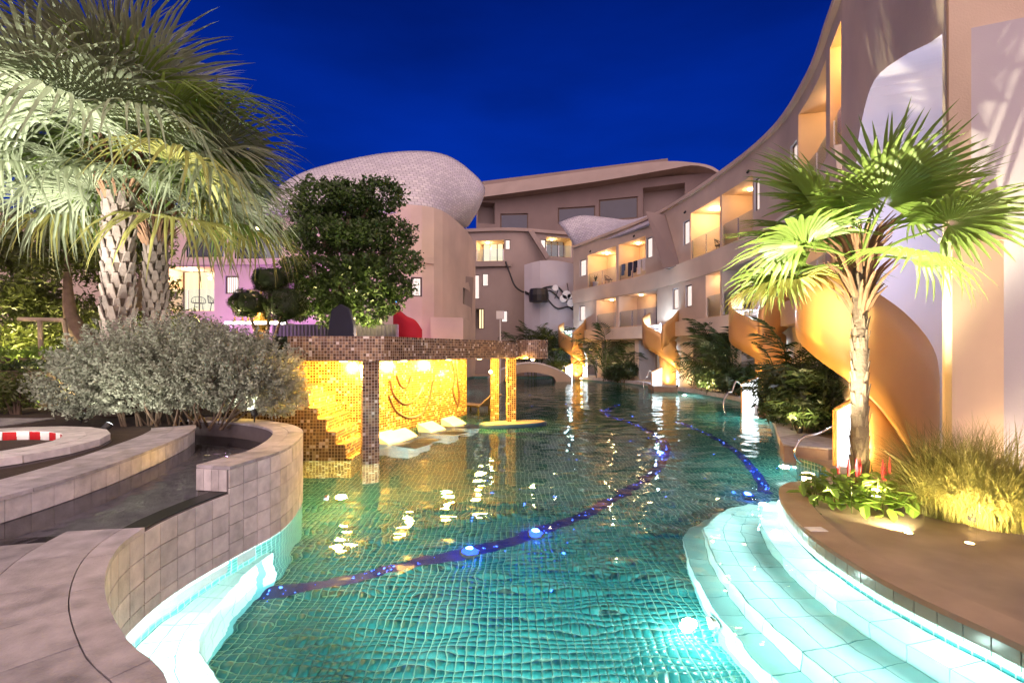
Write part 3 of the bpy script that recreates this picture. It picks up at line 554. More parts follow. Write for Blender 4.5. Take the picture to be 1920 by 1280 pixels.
def window(c, h_, parent, em, depth=0.14):
    recess(c, h_, depth, M_plaster_w, parent, 'window_reveal'); f = frame(c, h_[0], h_[1], h_[2], h_[3], -depth + .005, 0.06, M_frame, parent); pane(c, h_[0] + .03, h_[1] - .03, h_[2] + .03, h_[3] - .03, -depth + .03, em, f)
def chair(parent_none, loc, rz, label):
    t = empty('balcony_chair', loc, rz, label, 'chair', 'balcony chairs'); m = MB(); m.lathe([(0.02, .40), (.27, .42), (.28, .44), (.02, .43)], 14); m.build('seat', M_black, t)
    m = MB(); m.tube([(0.30 * math.cos(a), .30 * math.sin(a), .45 + .33 * max(0, math.sin(a)) ** .6) for a in np.linspace(-.3, math.pi + .3, 16)], .015, 6)
    for a in np.linspace(.2, math.pi - .2, 7): m.tube([(.26 * math.cos(a), .26 * math.sin(a), .43), (.30 * math.cos(a), .30 * math.sin(a), .45 + .33 * math.sin(a) ** .6)], .007, 5)
    m.build('backrest', M_black, t)
    for a in (.7, 2.4, 3.9, 5.5): m = MB(); m.tube([(.2 * math.cos(a), .2 * math.sin(a), .41), (.27 * math.cos(a), .27 * math.sin(a), 0)], .013, 6); m.build('leg', M_black, t)
def balcony(c, h_, parent, depth, paint, door=None, em=None, rail=True, light=0, lcol=(1, .58, .28), rail_mat=None):
    s0, s1, za, zb = h_; recess(c, h_, depth, paint, parent, 'balcony_recess'); w = s1 - s0
    if door:
        d0, d1 = s0 + w * door[0], s0 + w * door[1]; f = frame(c, d0, d1, za + .02, za + 2.15, -depth + .01, 0.07, M_frame, parent, 2 if d1 - d0 > 1.6 else 1, name='door_frame'); pane(c, d0 + .04, d1 - .04, za + .05, za + 2.1, -depth + .04, em, f)
    if rail:
        r_ = MB(); n_ = max(1, int(w / 1.2)); ss = np.linspace(s0 + .04, s1 - .04, n_ + 1)
        for i in range(n_): pane(c, ss[i] + .01, ss[i + 1] - .01, za + .06, za + 1.05, -.08, rail_mat or M_glass, parent, 'railing_glass')
        for q in ss: r_ = MB(); r_.hexa([c.off(q - .015, -.06, za), c.off(q + .015, -.06, za), c.off(q + .015, -.1, za), c.off(q - .015, -.1, za), c.off(q - .015, -.06, za + 1.0), c.off(q + .015, -.06, za + 1.0), c.off(q + .015, -.1, za + 1.0), c.off(q - .015, -.1, za + 1.0)]); r_.build('railing_post', M_steel, parent)
    if light:
        sm = (s0 + s1) / 2; q = c.off(s0 + w * .35, -depth * .5, zb - .06); m = MB(); m.lathe([(.11, .06), (.11, .0), (.0, -.005)], 12, q); m.build('ceiling_lamp', E_lamp, parent)
        lamp_light('POINT', parent, (q[0], q[1], q[2] - .15), light, lcol, .08)

def P(c, x0, x1): a, b = c.px(x0), c.px(x1); return (min(a, b), max(a, b))
# ---- right building: long concave sweep of three floors
RB = Curve([(4.77, 37.3), (7.0, 32.3), (8.68, 27.9), (9.53, 22.0), (9.64, 17.7), (8.83, 14.2), (7.87, 11.8), (7.5, 10.9)], 12, side=-1)
rb = empty('curved_hotel_wing', (0, 0, 0), 0, 'long beige concave hotel wing with balconies sweeping along the pool to the right', 'building')
ROOF = 10.06; up = []; upw = []
for x0, x1, kw in ((1102, 1155, dict(door=(.62, 1.0), em=E_warm, light=34)), (1160, 1210, dict(door=(.7, .98), em=E_dim, light=14)), (1295, 1350, dict(door=(.8, .98), em=E_warm, light=50)), (1353, 1411, dict(door=None, light=8)), (1497, 1549, dict(door=(.2, .6), em=E_dim, light=10)), (1556, 1577, dict(door=None, light=34, lcol=(1, .6, .18)))):
    a, b = P(RB, x0, x1); zt = 9.15 if x0 < 1490 else 9.6; up.append(((a, b, 6.75, zt), kw))
for x0, x1, za, zb in ((1087, 1099, 7.7, 8.95), (1212, 1223, 7.7, 8.95), (1281, 1293, 7.65, 8.9), (1414, 1424, 7.6, 8.9), (1482, 1495, 7.5, 8.9)): a, b = P(RB, x0, x1); upw.append((a, b, za, zb))
lo = []; low = []
for x0, x1, kw in ((1118, 1155, dict(door=(.5, 1.0), em=E_dim, light=10)), (1160, 1232, dict(door=(.5, .95), em=E_dim, light=6)), (1323, 1350, dict(door=None, light=5)), (1354, 1410, dict(door=(.3, .7), em=E_dim)), (1425, 1480, dict(door=(.3, .7), em=E_dim, light=8)), (1500, 1548, dict(door=(.3, .7), em=E_dim, light=8))): a, b = P(RB, x0, x1); lo.append(((a, b, 3.65, 5.72), kw))
for x0, x1 in ((1086, 1097), (1261, 1272), (1285, 1297)): a, b = P(RB, x0, x1); low.append((a, b, 4.35, 5.5))
gr = []
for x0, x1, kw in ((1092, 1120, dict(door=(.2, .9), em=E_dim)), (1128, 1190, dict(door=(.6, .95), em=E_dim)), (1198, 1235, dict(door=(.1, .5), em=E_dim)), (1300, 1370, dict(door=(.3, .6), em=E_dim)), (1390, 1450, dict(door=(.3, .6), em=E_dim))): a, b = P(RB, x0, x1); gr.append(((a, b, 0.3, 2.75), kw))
facade(RB, 0.0, ROOF, [h_ for h_, _ in up + lo + gr] + upw + low, M_plaster, rb)
for h_, kw in up: balcony(RB, h_, rb, 1.7, M_cream, **kw)
for h_, kw in lo: balcony(RB, h_, rb, 1.5, M_plaster2, **kw)
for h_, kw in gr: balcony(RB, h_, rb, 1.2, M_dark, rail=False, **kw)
for h_ in upw + low: window(RB, h_, rb, E_win)
def ledge(c, s0, s1, o0, o1, za, zb, mt, parent, nm, taper=0.0):
    m = MB(); n_ = max(4, int((s1 - s0) / .5))
    for i in range(n_):
        a, b = s0 + (s1 - s0) * i / n_, s0 + (s1 - s0) * (i + 1) / n_; oa = o1
        m.hexa([c.off(a, o0, za), c.off(b, o0, za), c.off(b, o1 - taper, za), c.off(a, o1 - taper, za), c.off(a, o0, zb), c.off(b, o0, zb), c.off(b, o1, zb), c.off(a, o1, zb)])
    return m.build(nm, mt, parent)
ledge(RB, 0, RB.L, .003, .16, 5.75, 6.72, M_plaster, rb, 'floor_band', 0.1); ledge(RB, 0, RB.L, .003, .45, 2.85, 3.6, M_plaster, rb, 'terrace_slab'); ledge(RB, 0, RB.L, -.6, .14, ROOF - .02, ROOF + .16, M_plaster, rb, 'parapet_cap')
m = MB(); e = RB.at(0)
m.quad((e[0], e[1], 0), (e[0] + 7, e[1] + 6, 0), (e[0] + 7, e[1] + 6, ROOF), (e[0], e[1], ROOF)); bp_ = [RB.off(s, -0.55, ROOF - .01) for s in np.linspace(0, RB.L, 40)] + [(16, 10.9, ROOF - .01), (20, 30, ROOF - .01), (e[0] + 7, e[1] + 6, ROOF - .01)]
i = len(m.v); m.v += bp_; m.f.append(tuple(range(i, i + len(bp_)))); m.uv.append(None); m.build('roof', M_plaster, rb, fix=False)
# slanted fin between the two sections, its shade put into the dark colour
q = [D(1223, 399, 28.1), D(1247, 402, 27.4), D(1276, 497, 25.9), D(1257, 505, 26.7)]; m = MB()
m.hexa([(q[0][0] - .5, q[0][1] - .35, q[0][2]), (q[1][0] - .05, q[1][1], q[1][2]), (q[1][0] + 1, q[1][1] + .6, q[1][2]), (q[0][0] + 1, q[0][1] + 1, q[0][2]), (q[3][0] - .5, q[3][1] - .35, q[3][2]), (q[2][0] - .05, q[2][1], q[2][2]), (q[2][0] + 1, q[2][1] + .6, q[2][2]), (q[3][0] + 1, q[3][1] + 1, q[3][2])]); m.build('slanted_fin', M_shadetone, rb)
for x in (1108, 1190, 1286, 1405): s_ = RB.px(x); q = RB.off(s_, .03, 9.4 if x < 1500 else 9.7); m = MB(); m.tube([(q[0], q[1], q[2]), (q[0] - .08, q[1] - .06, q[2] - .1)], .05, 8); m.build('wall_spotlight', M_black, rb)
# washing on the railing
for k, (f_, cl) in enumerate(((.15, (.10, .14, .22)), (.4, (.03, .04, .07)), (.6, (.03, .03, .05)), (.75, (.75, .70, .66)), (.92, (.72, .66, .60)))):
    h_ = up[1][0]; s_ = h_[0] + (h_[1] - h_[0]) * f_; m = MB(); hh = .75 + .15 * (k % 2); w_ = .17
    for o_, hh2 in ((-.055, hh), (-.125, hh * .6)):
        for j in range(4): a, b = s_ - w_ + 2 * w_ * j / 4, s_ - w_ + 2 * w_ * (j + 1) / 4; wob = .012 * (j % 2); m.quad(RB.off(a, o_ + wob, 7.80), RB.off(b, o_ + .012 - wob, 7.80), RB.off(b, o_ + .02, 7.80 - hh2), RB.off(a, o_ + .02, 7.80 - hh2))
    o = m.build('towel', mat('cloth%d' % k, cl, .9, .1, 9), None, fix=False); tag(o, ['grey blue towel hung first on the glass balcony railing', 'dark trousers hung on the balcony railing beside the blue towel', 'black cloth hung in the middle of the balcony railing', 'white shirt hung on the balcony railing beside the black cloth', 'cream shirt hung last on the balcony railing'][k], 'laundry')
# white shingled wave roof over the far section
lo_e = spline([D(1078, 466, 37.1), D(1120, 454, 34.4), D(1170, 438, 31.2), D(1226, 416, 28.3)], 8); up_e = spline([D(1047, 417, 38.2), D(1088, 404, 37.6), D(1140, 408, 35.8), D(1180, 412, 33.0), D(1226, 401, 29.6)], 6)
def resample(p, n_): p = np.array(p); d = np.r_[0, np.cumsum(np.linalg.norm(np.diff(p, axis=0), axis=1))]; t = np.linspace(0, d[-1], n_); return np.stack([np.interp(t, d, p[:, k]) for k in range(3)], 1)
def shell(lo_, up_, bulge, nu, nv, mt, name, parent, thick=0.15, out=(0, -1, 0)):
    A, B = resample(lo_, nu), resample(up_, nu); o_ = np.array(out, float); g = np.zeros((nu, nv, 3))
    for j in range(nv): t = j / (nv - 1); g[:, j] = A * (1 - t) + B * t + o_ * (bulge * 4 * t * (1 - t)) + np.array([0, 0, 1]) * 0
    m = MB(); L = np.r_[0, np.cumsum(np.linalg.norm(np.diff(A, axis=0), axis=1))]; Hh = np.linalg.norm(B - A, axis=1).mean()
    for i in range(nu - 1):
        for j in range(nv - 1): m.quad(g[i, j], g[i + 1, j], g[i + 1, j + 1], g[i, j + 1], [(L[i], Hh * j / (nv - 1)), (L[i + 1], Hh * j / (nv - 1)), (L[i + 1], Hh * (j + 1) / (nv - 1)), (L[i], Hh * (j + 1) / (nv - 1))])
    ob = m.build(name, mt, parent, smooth=True, fix=False); ob.modifiers.new('weld', 'WELD').merge_threshold = 0.001
    sol = ob.modifiers.new('solid', 'SOLIDIFY'); sol.thickness = thick; return ob
shell(lo_e, up_e, 0.35, 26, 8, M_roofw, 'wave_roof', rb, 0.15)
for h_, f_, lab in ((up[0][0], .45, 'black wire chair on the first lit balcony of the far section'), (up[2][0], .55, 'black wire chair on the lit balcony above the slanted fin')):
    q = RB.off(h_[0] + (h_[1] - h_[0]) * f_, -.75, 6.75); chair(None, q, .8, lab)
q = RB.off(up[0][0][0] + .35, -.45, 6.75); pp = empty('potted_plant', q, 0, 'white pot with small plant on the first lit balcony', 'plant'); m = MB(); m.lathe([(0, 0), (.16, 0), (.22, .4), (.2, .42), (0, .38)], 14); m.build('pot', M_white, pp)
for k in range(12): a = k * 2.4; m = MB(); m.quad((0, 0, .38), (.12 * math.cos(a) - .03 * math.sin(a), .12 * math.sin(a) + .03 * math.cos(a), .7), (.32 * math.cos(a), .32 * math.sin(a), .75 + .03 * k), (.12 * math.cos(a) + .03 * math.sin(a), .12 * math.sin(a) - .03 * math.cos(a), .7)); m.build('leaf', M_leaf, pp, fix=False)
# ---- near block: niche wall with curved cut, side walls
nb = empty('stair_tower_block', (5.1, 5.6, 0.1), 0, 'tall beige wall block with curved lilac stair niche behind the lit palm', 'building')
A2, B2 = np.array([7.5, 10.9]), np.array([5.45, 6.02]); NW = Curve([tuple(A2), tuple(B2)], 12, side=-1)   # normal to the left/pool side
def nwp(x, y): s_ = NW.px(x); p_ = NW.at(s_); return (s_, EYE - (y - HY) / F * p_[1])
TOPZ = 13.0
hole = [nwp(x, y) for x, y in spline([(1604, 700), (1603, 420), (1606, 300), (1616, 225), (1640, 150), (1690, 108), (1740, 82), (1767, 64)], 4)]; hole = [(hole[0][0], 0.0)] + hole + [(NW.px(1767), 0.0)]
outer = [(0, 0.0), (hole[0][0], 0.0)] + hole[1:-1] + [(hole[-1][0], 0.0), (NW.L, 0.0), (NW.L, TOPZ), (0, TOPZ)]
bm = bmesh.new(); vs = [bm.verts.new(NW.off(s_, 0, z_)) for s_, z_ in outer]; es = [bm.edges.new((vs[i], vs[(i + 1) % len(vs)])) for i in range(len(vs))]; bmesh.ops.triangle_fill(bm, use_beauty=True, edges=es)
me = bpy.data.meshes.new('niche_wall'); bm.to_mesh(me); bm.free(); me.materials.append(M_plaster); o = bpy.data.objects.new('niche_wall', me); link(o, nb); inv(o)
m = MB(); DP = 1.9
for i in range(len(hole) - 1):
    (a, za), (b, zb) = hole[i], hole[i + 1]; m.quad(NW.off(a, 0, za), NW.off(b, 0, zb), NW.off(b, -DP, zb), NW.off(a, -DP, za))
inv(m.build('niche_reveal', M_plaster_w, nb, smooth=False, fix=False))
m = MB(); m.quad(NW.off(0, -DP, 0), NW.off(NW.L, -DP, 0), NW.off(NW.L, -DP, TOPZ), NW.off(0, -DP, TOPZ)); inv(m.build('niche_back', M_plaster_w, nb, fix=False))
BK = Curve([NW.off(0, -DP + .005, 0)[:2], NW.off(NW.L, -DP + .005, 0)[:2]], 12, side=-1)
for x0, x1, y0, y1 in ((1748, 1770, 575, 725), (1752, 1770, 150, 330)):
    a, b = P(BK, x0, x1); Yb = BK.at((a + b) / 2)[1]; za, zb = EYE - (y1 - HY) / F * Yb, EYE - (y0 - HY) / F * Yb; f = inv(frame(BK, a, b, za, zb, .0, .06, M_frame, nb, d=.1)); pane(BK, a + .05, b - .05, za + .05, zb - .05, .03, curtain('blue_pane%d' % x0, (.35, .55, 1.0), .45, 2), f)
q = D(1690, 132, 7.0); m = MB(); m.box(-.13, .13, -.05, .05, -.02, .02); o = m.build('vent', M_stonel, nb); o.location = Vector(NW.off(NW.px(1690), -DP * .5, nwp(1690, 118)[1] - .05)) - Vector(nb.location)
# lower front wall, uplight brightness put into its lighter paint, + upper wall
m = MB(); m.box(5.41, 13, 5.9, 6.0, 0.1, 3.37); inv(m.build('front_wall', M_cream, nb)); m = MB(); m.box(5.48, 13, 6.02, 6.06, 3.3, TOPZ); inv(m.build('upper_wall', M_plaster, nb))
m = MB(); m.box(5.38, 13, 5.87, 6.06, 3.372, 3.43); inv(m.build('ledge', M_cream, nb))
m = MB(); m.box(5.39, 13, 5.84, 5.9, 0.1, 0.26); inv(m.build('plinth', M_plaster_w, nb))
m = MB(); m.tube([D(1860, 338, 6.0), D(1885, 330, 5.95), D(1925, 312, 5.9)], .03, 8); inv(m.build('wall_lamp_arm', M_black, nb))
# ---- left building with shingled dome roof
LB = Curve([(-30, 23.5), (-16, 22.8), (-9, 22.4), (-5.2, 22.0), (-4.0, 22.2), (-3.35, 22.9), (-2.9, 24.5), (-2.45, 27.5), (-2.4, 31.5)], 10, side=-1)
lb = empty('domed_hotel_wing', (-6, 22, 1.7), 0, 'pink beige hotel wing under a big white shingled dome roof', 'building')
LT = 8.75
def PL(x0, x1): return P(LB, x0, x1)
a, b = PL(300, 402); h1 = (a, b, 3.95, 6.05); a, b = PL(422, 448); w1 = (a, b, 4.75, 5.6); a, b = PL(350, 420); h2 = (a, b, 6.5, 8.0); a, b = PL(440, 530); h3 = (a, b, 6.4, 8.0); a, b = PL(770, 792); w2 = (a, b, 4.55, 5.45); a, b = PL(520, 560); h4 = (a, b, 3.6, 5.6); a, b = PL(690, 738); h5 = (a, b, 1.8, 3.1); a, b = PL(868, 884); w3 = (a, b, 4.6, 5.5)
facade(LB, 0.8, LT, [h1, w1, h2, h3, w2, h4, h5, w3], M_plaster2, lb); 
for ob in lb.children: inv(ob)
lb_l = lambda: [inv(ob) for ob in lb.children if ob.matrix_parent_inverse == Matrix()]
balcony(LB, h1, lb, 1.5, M_cream, (.02, .96), E_warm, True, 40, (1, .75, .5)); window(LB, w1, lb, E_win); window(LB, w2, lb, E_win); window(LB, w3, lb, E_dim)
balcony(LB, h2, lb, 1.2, M_navy, (.05, .95), M_glassd, True); balcony(LB, h3, lb, 1.2, M_navy, (.3, .98), E_dim, True, 2, (.5, .6, 1)); balcony(LB, h4, lb, 1.0, M_dark, (.3, .9), E_dim, False); balcony(LB, h5, lb, .3, M_plaster_w, (.02, .98), E_dim, False)
for f_, rz_, lab in ((.55, .6, 'black wire chair inside the lit balcony of the domed wing, next to the post'), (.85, 2.2, 'black wire chair at the wall end of the lit domed wing balcony')):
    q = LB.off(h1[0] + (h1[1] - h1[0]) * f_, -.6, 3.95); chair(None, q, rz_, lab)
ledge(LB, 0, LB.px(812), .003, .12, 6.1, 6.38, M_plaster2, lb, 'floor_band')
lb_l()
# dome: rings from the wall head out and up to the rim, closed on top
rim_px = [(500, 398, 24), (520, 352, 24.5), (570, 322, 25), (640, 302, 25.5), (720, 287, 26), (790, 283, 26.5), (840, 292, 27), (880, 318, 27.5), (909, 352, 28), (898, 392, 29), (878, 425, 30)]
low_px = [(500, 404, 22.3), (540, 404, 22.2), (600, 404, 22.0), (680, 402, 22.0), (740, 400, 22.0), (780, 399, 22.1), (808, 403, 22.5), (826, 410, 23.2), (845, 418, 25), (862, 424, 27), (874, 428, 29)]
ob = shell(spline([D(*p_) for p_ in low_px], 4), spline([D(*p_) for p_ in rim_px], 4), 0.9, 44, 12, M_roofw, 'dome_roof', lb, 0.2, (0.25, -1, 0)); inv(ob)
q = [D(1205, 0, 1)]; m = MB(); base = [D(*p_) for p_ in rim_px]; c0 = (-9, 33, 10.5); i = len(m.v); bs = spline(base, 4)
for k in range(len(bs) - 1): m.tri(bs[k], bs[k + 1], c0)
inv(m.build('roof_back', M_roofw, lb, fix=False))
m = MB(); q = [D(818, 500, 23.4), D(826, 500, 23.4), D(805, 602, 23.0), D(870, 600, 26.0), D(884, 525, 28)]; m.hexa([D(868, 597, 26.3), D(884, 597, 28.5), (D(884, 597, 28.5)[0] - .4, 29, D(884, 597, 28.5)[2]), (D(868, 597, 26.3)[0] - .5, 27, D(868, 597, 26.3)[2]), D(874, 518, 26.5), D(888, 520, 28.7), (D(888, 520, 28.7)[0] - .4, 29, D(888, 520, 28.7)[2]), (D(874, 518, 26.5)[0] - .5, 27, D(874, 518, 26.5)[2])]); inv(m.build('slanted_fin', M_dark, lb))
m = MB(); m.prism([(-3.6, 21.2), (-2.2, 21.6), (-2.0, 26), (-3.2, 26)], .8, 3.55); inv(m.build('stair_plinth', M_plaster2, lb))
# ---- centre back building
CB = Curve([(-4.5, 41.5), (-1.0, 41.0), (1.2, 41.2), (3.0, 41.8), (7, 43)], 8, side=-1)
cb = empty('back_hotel_block', (0, 41, .1), 0, 'unlit beige hotel block closing the court with two lit balconies and window column', 'building')
def zpx(y, Y): return EYE - (y - HY) / F * Y
hs = [(*P(CB, 893, 945), zpx(489, 41), zpx(450, 41)), (*P(CB, 1024, 1072), zpx(478, 41.3), zpx(441, 41.3))]
ws = [(*P(CB, 947, 957), zpx(468, 41), zpx(449, 41)), (*P(CB, 1014, 1024), zpx(462, 41), zpx(445, 41)), (*P(CB, 904, 916), zpx(536, 41), zpx(512, 41)), (*P(CB, 940, 952), zpx(604, 41), zpx(582, 41)), (*P(CB, 887, 899), zpx(560, 41), zpx(514, 41))]
hd = [(*P(CB, 886, 908), zpx(616, 41), zpx(578, 41))]
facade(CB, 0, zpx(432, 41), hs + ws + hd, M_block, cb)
balcony(CB, hs[0], cb, 1.6, M_cream, (.1, .95), E_warm, True, 16, (1, .8, .4)); balcony(CB, hs[1], cb, 1.6, M_cream, (.2, .95), E_dim, True, 14, (1, .8, .4)); balcony(CB, hd[0], cb, 1.0, M_dark, (.3, .8), E_warm, False)
for h_ in ws: window(CB, h_, cb, E_win)
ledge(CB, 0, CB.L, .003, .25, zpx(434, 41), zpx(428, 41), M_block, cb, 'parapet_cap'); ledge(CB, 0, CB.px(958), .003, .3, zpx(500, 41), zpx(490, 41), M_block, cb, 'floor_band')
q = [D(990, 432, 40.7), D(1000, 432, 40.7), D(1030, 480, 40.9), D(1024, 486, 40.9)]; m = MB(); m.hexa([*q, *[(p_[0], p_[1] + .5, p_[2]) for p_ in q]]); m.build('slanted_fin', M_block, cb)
for ob in cb.children: inv(ob)
# upper set-back storeys with sweeping roof
ub = empty('rooftop_storey', (2, 50, .1), 0, 'dark upper storey with sweeping flat roof behind the back block', 'building')
UB = Curve([D(893, 600, 50)[:2], D(960, 600, 50.5)[:2], D(1120, 600, 49)[:2], D(1290, 600, 46)[:2], D(1350, 600, 44)[:2]], 8, side=-1)
uh = [(*P(UB, 896, 928), zpx(418, 50), zpx(378, 50)), (*P(UB, 938, 990), zpx(432, 50), zpx(398, 50)), (*P(UB, 1046, 1116), zpx(418, 49.5), zpx(388, 49.5)), (*P(UB, 1123, 1196), zpx(412, 48.5), zpx(372, 48.5)), (*P(UB, 1205, 1284), zpx(404, 46.5), zpx(345, 46.5))]
facade(UB, 0, zpx(362, 50), uh, M_shadetone, ub, top=lambda s_: zpx(368 - 46 * min(1, s_ / UB.L), float(UB.at(s_)[1])))
for k, h_ in enumerate(uh):
    recess(UB, h_, 1.5 if k in (0, 4) else .3, M_dark, ub, 'opening')
    if k in (1, 2, 3): f = frame(UB, h_[0], h_[1], h_[2], h_[3], -.25, .12, M_frame, ub, 4); pane(UB, h_[0] + .05, h_[1] - .05, h_[2] + .05, h_[3] - .05, -.2, M_glassd, f)
m = MB(); lo_ = resample(spline([D(885, 372, 49), D(960, 362, 49), D(1120, 340, 47.5), D(1250, 318, 45.5), D(1300, 310, 44.5), D(1335, 318, 44), D(1356, 332, 44)], 6), 40); up_ = resample(spline([D(885, 350, 50), D(960, 340, 50), D(1120, 318, 48.5), D(1240, 303, 46.5), D(1300, 305, 45), D(1335, 312, 44.5), D(1358, 328, 44.5)], 6), 40)
for i in range(39): m.quad(lo_[i], lo_[i + 1], up_[i + 1], up_[i]); m.quad(lo_[i], lo_[i + 1], lo_[i + 1] + np.array([0, 6, 0]), lo_[i] + np.array([0, 6, 0])); m.quad(up_[i], up_[i + 1], up_[i + 1] + np.array([0, 6, 0]), up_[i] + np.array([0, 6, 0]))
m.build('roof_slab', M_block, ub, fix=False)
m = MB(); m.hexa([D(895, 352, 52), D(1254, 313, 48), D(1254, 313, 56), D(895, 352, 58), D(905, 340, 52), D(1252, 297, 48), D(1252, 297, 56), D(905, 340, 58)]); m.build('penthouse', M_shadetone, ub)
for ob in ub.children: inv(ob)
# ---- mural wall
mw = empty('mural_wall', (2, 36, .1), 0, 'curved pale wall with black tree line mural between the wings', 'wall'); MWc = Curve([D(983, 600, 39)[:2], D(1010, 600, 38.4)[:2], D(1040, 600, 38.4)[:2], D(1076, 600, 38.8)[:2]], 8, side=-1)
facade(MWc, 0, zpx(494, 38.4), [], M_plaster_w, mw, top=lambda s_: zpx(494 - 6 * math.sin(3 * s_ / MWc.L), 38.4))
m = MB()
def ml(px, r): p_ = spline([D(x, y, 38.3) for x, y in px], 5); p_ = [(a, float(MWc.at(MWc.px(HX + a / b * F))[1]) - .12, c_) for a, b, c_ in p_]; m.tube(p_, r, 6)
ml([(985, 545), (1000, 552), (1020, 540), (1045, 538), (1060, 552), (1072, 560)], .07); ml([(985, 548), (1005, 555), (1030, 545), (1050, 560), (1065, 565), (1075, 575)], .06); ml([(1018, 548), (1030, 565), (1045, 578), (1065, 575), (1076, 580)], .06); ml([(1040, 560), (1046, 545), (1042, 535)], .03); ml([(1062, 560), (1066, 545), (1064, 530)], .03)
m.build('mural_tree_lines', M_black, mw); m = MB(); m.lathe([(.0, -.02), (.75, 0), (.8, .5), (.7, 1.0), (.0, 1.05)], 14, (D(1010, 560, 38)[0], 37.9, zpx(566, 38))); m.build('mural_nest', M_black, mw)
m = MB()
for x, y, r_ in ((1041, 540, .25), (1062, 553, .35), (1056, 560, .3), (1070, 568, .3), (1068, 556, .2)):
    p_ = D(x, y, 38.2); m.tube([p_, (p_[0], p_[1] - .12, p_[2])], r_, 12)
m.build('mural_blossom', M_white, mw)
for ob in mw.children: inv(ob)
ml2 = MB(); p_ = [(-.25 + D(x, y, 40.6)[0] + .25, D(x, y, 40.6)[1], D(x, y, 40.6)[2]) for x, y in ((948, 490), (955, 510), (965, 535), (978, 546), (990, 548))]
o = MB(); o.tube(spline(p_, 5), .07, 6); o = o.build('black_cable_line', M_black, cb); inv(o)
# ---- footbridge at the far end
fb = empty('footbridge', (2.0, 33, 0), 0, 'low arched plaster footbridge over the far end of the pool', 'bridge'); m = MB(); n_ = 24; xa, xb = D(915, 700, 33)[0], D(1070, 700, 33)[0]
for i in range(n_):
    a, b = xa + (xb - xa) * i / n_, xa + (xb - xa) * (i + 1) / n_; za, zb = .15 + 1.05 * math.sin(math.pi * i / n_) ** .8, .15 + 1.05 * math.sin(math.pi * (i + 1) / n_) ** .8
    la, lb_ = max(-.3, za - .55 if .18 < i / n_ < .8 else -.3), max(-.3, zb - .55 if .18 < (i + 1) / n_ < .8 else -.3)
    m.hexa([(a, 32.5, la), (b, 32.5, lb_), (b, 34, lb_), (a, 34, la), (a, 32.5, za), (b, 32.5, zb), (b, 34, zb), (a, 34, za)])
inv(m.build('arch', M_plaster, fb)); m = MB()
for y_ in (32.55, 33.9): m.tube([(xa + (xb - xa) * i / n_, y_, .15 + 1.05 * math.sin(math.pi * i / n_) ** .8 + .06) for i in range(n_ + 1)], .06, 6)
inv(m.build('kerb_edge', M_stonel, fb))
# ---------------------------------------------------------------- sculptural stairs
def ribbon(pts, mt, name, parent, thick=0.07, n=7):
    p = spline(pts, n); m = MB(); NV = 4
    for i in range(len(p) - 1):
        a, b = p[i], p[i + 1]
        for j in range(NV):
            f0, f1 = j / NV, (j + 1) / NV; z = lambda q, f: q[3] + (q[2] - q[3]) * f
            m.quad((a[0], a[1], z(a, f0)), (b[0], b[1], z(b, f0)), (b[0], b[1], z(b, f1)), (a[0], a[1], z(a, f1)))
    o = m.build(name, mt, parent, smooth=True, fix=False); o.modifiers.new('weld', 'WELD').merge_threshold = 1e-3; s_ = o.modifiers.new('solid', 'SOLIDIFY'); s_.thickness = thick; s_.offset = 0; return o
def panel(p0, p1, zb, z0, z1, name, parent, th=0.05):     # standing lit panel with slanted top and thin frame
    a, b = Vector((*p0, 0)), Vector((*p1, 0)); nn = Vector((b.y - a.y, a.x - b.x, 0)).normalized() * th / 2; m = MB()
    q = lambda v, z, s_: (v.x + nn.x * s_, v.y + nn.y * s_, z)
    m.hexa([q(a, zb, -1), q(b, zb, -1), q(b, zb, 1), q(a, zb, 1), q(a, z0, -1), q(b, z1, -1), q(b, z1, 1), q(a, z0, 1)]); m.build(name, E_panel, parent)
    f = MB()
    for u, v in (((a, zb), (a, z0)), ((a, z0), (b, z1)), ((b, z1), (b, zb))): f.tube([(u[0].x, u[0].y, u[1]), (v[0].x, v[0].y, v[1])], th * .75, 6)
    f.build('panel_trim', M_orange, parent)
def handrail(pts, name, parent, r=0.022): m = MB(); m.tube(spline(pts, 8), r, 8); return m.build(name, M_steel, parent, smooth=True)
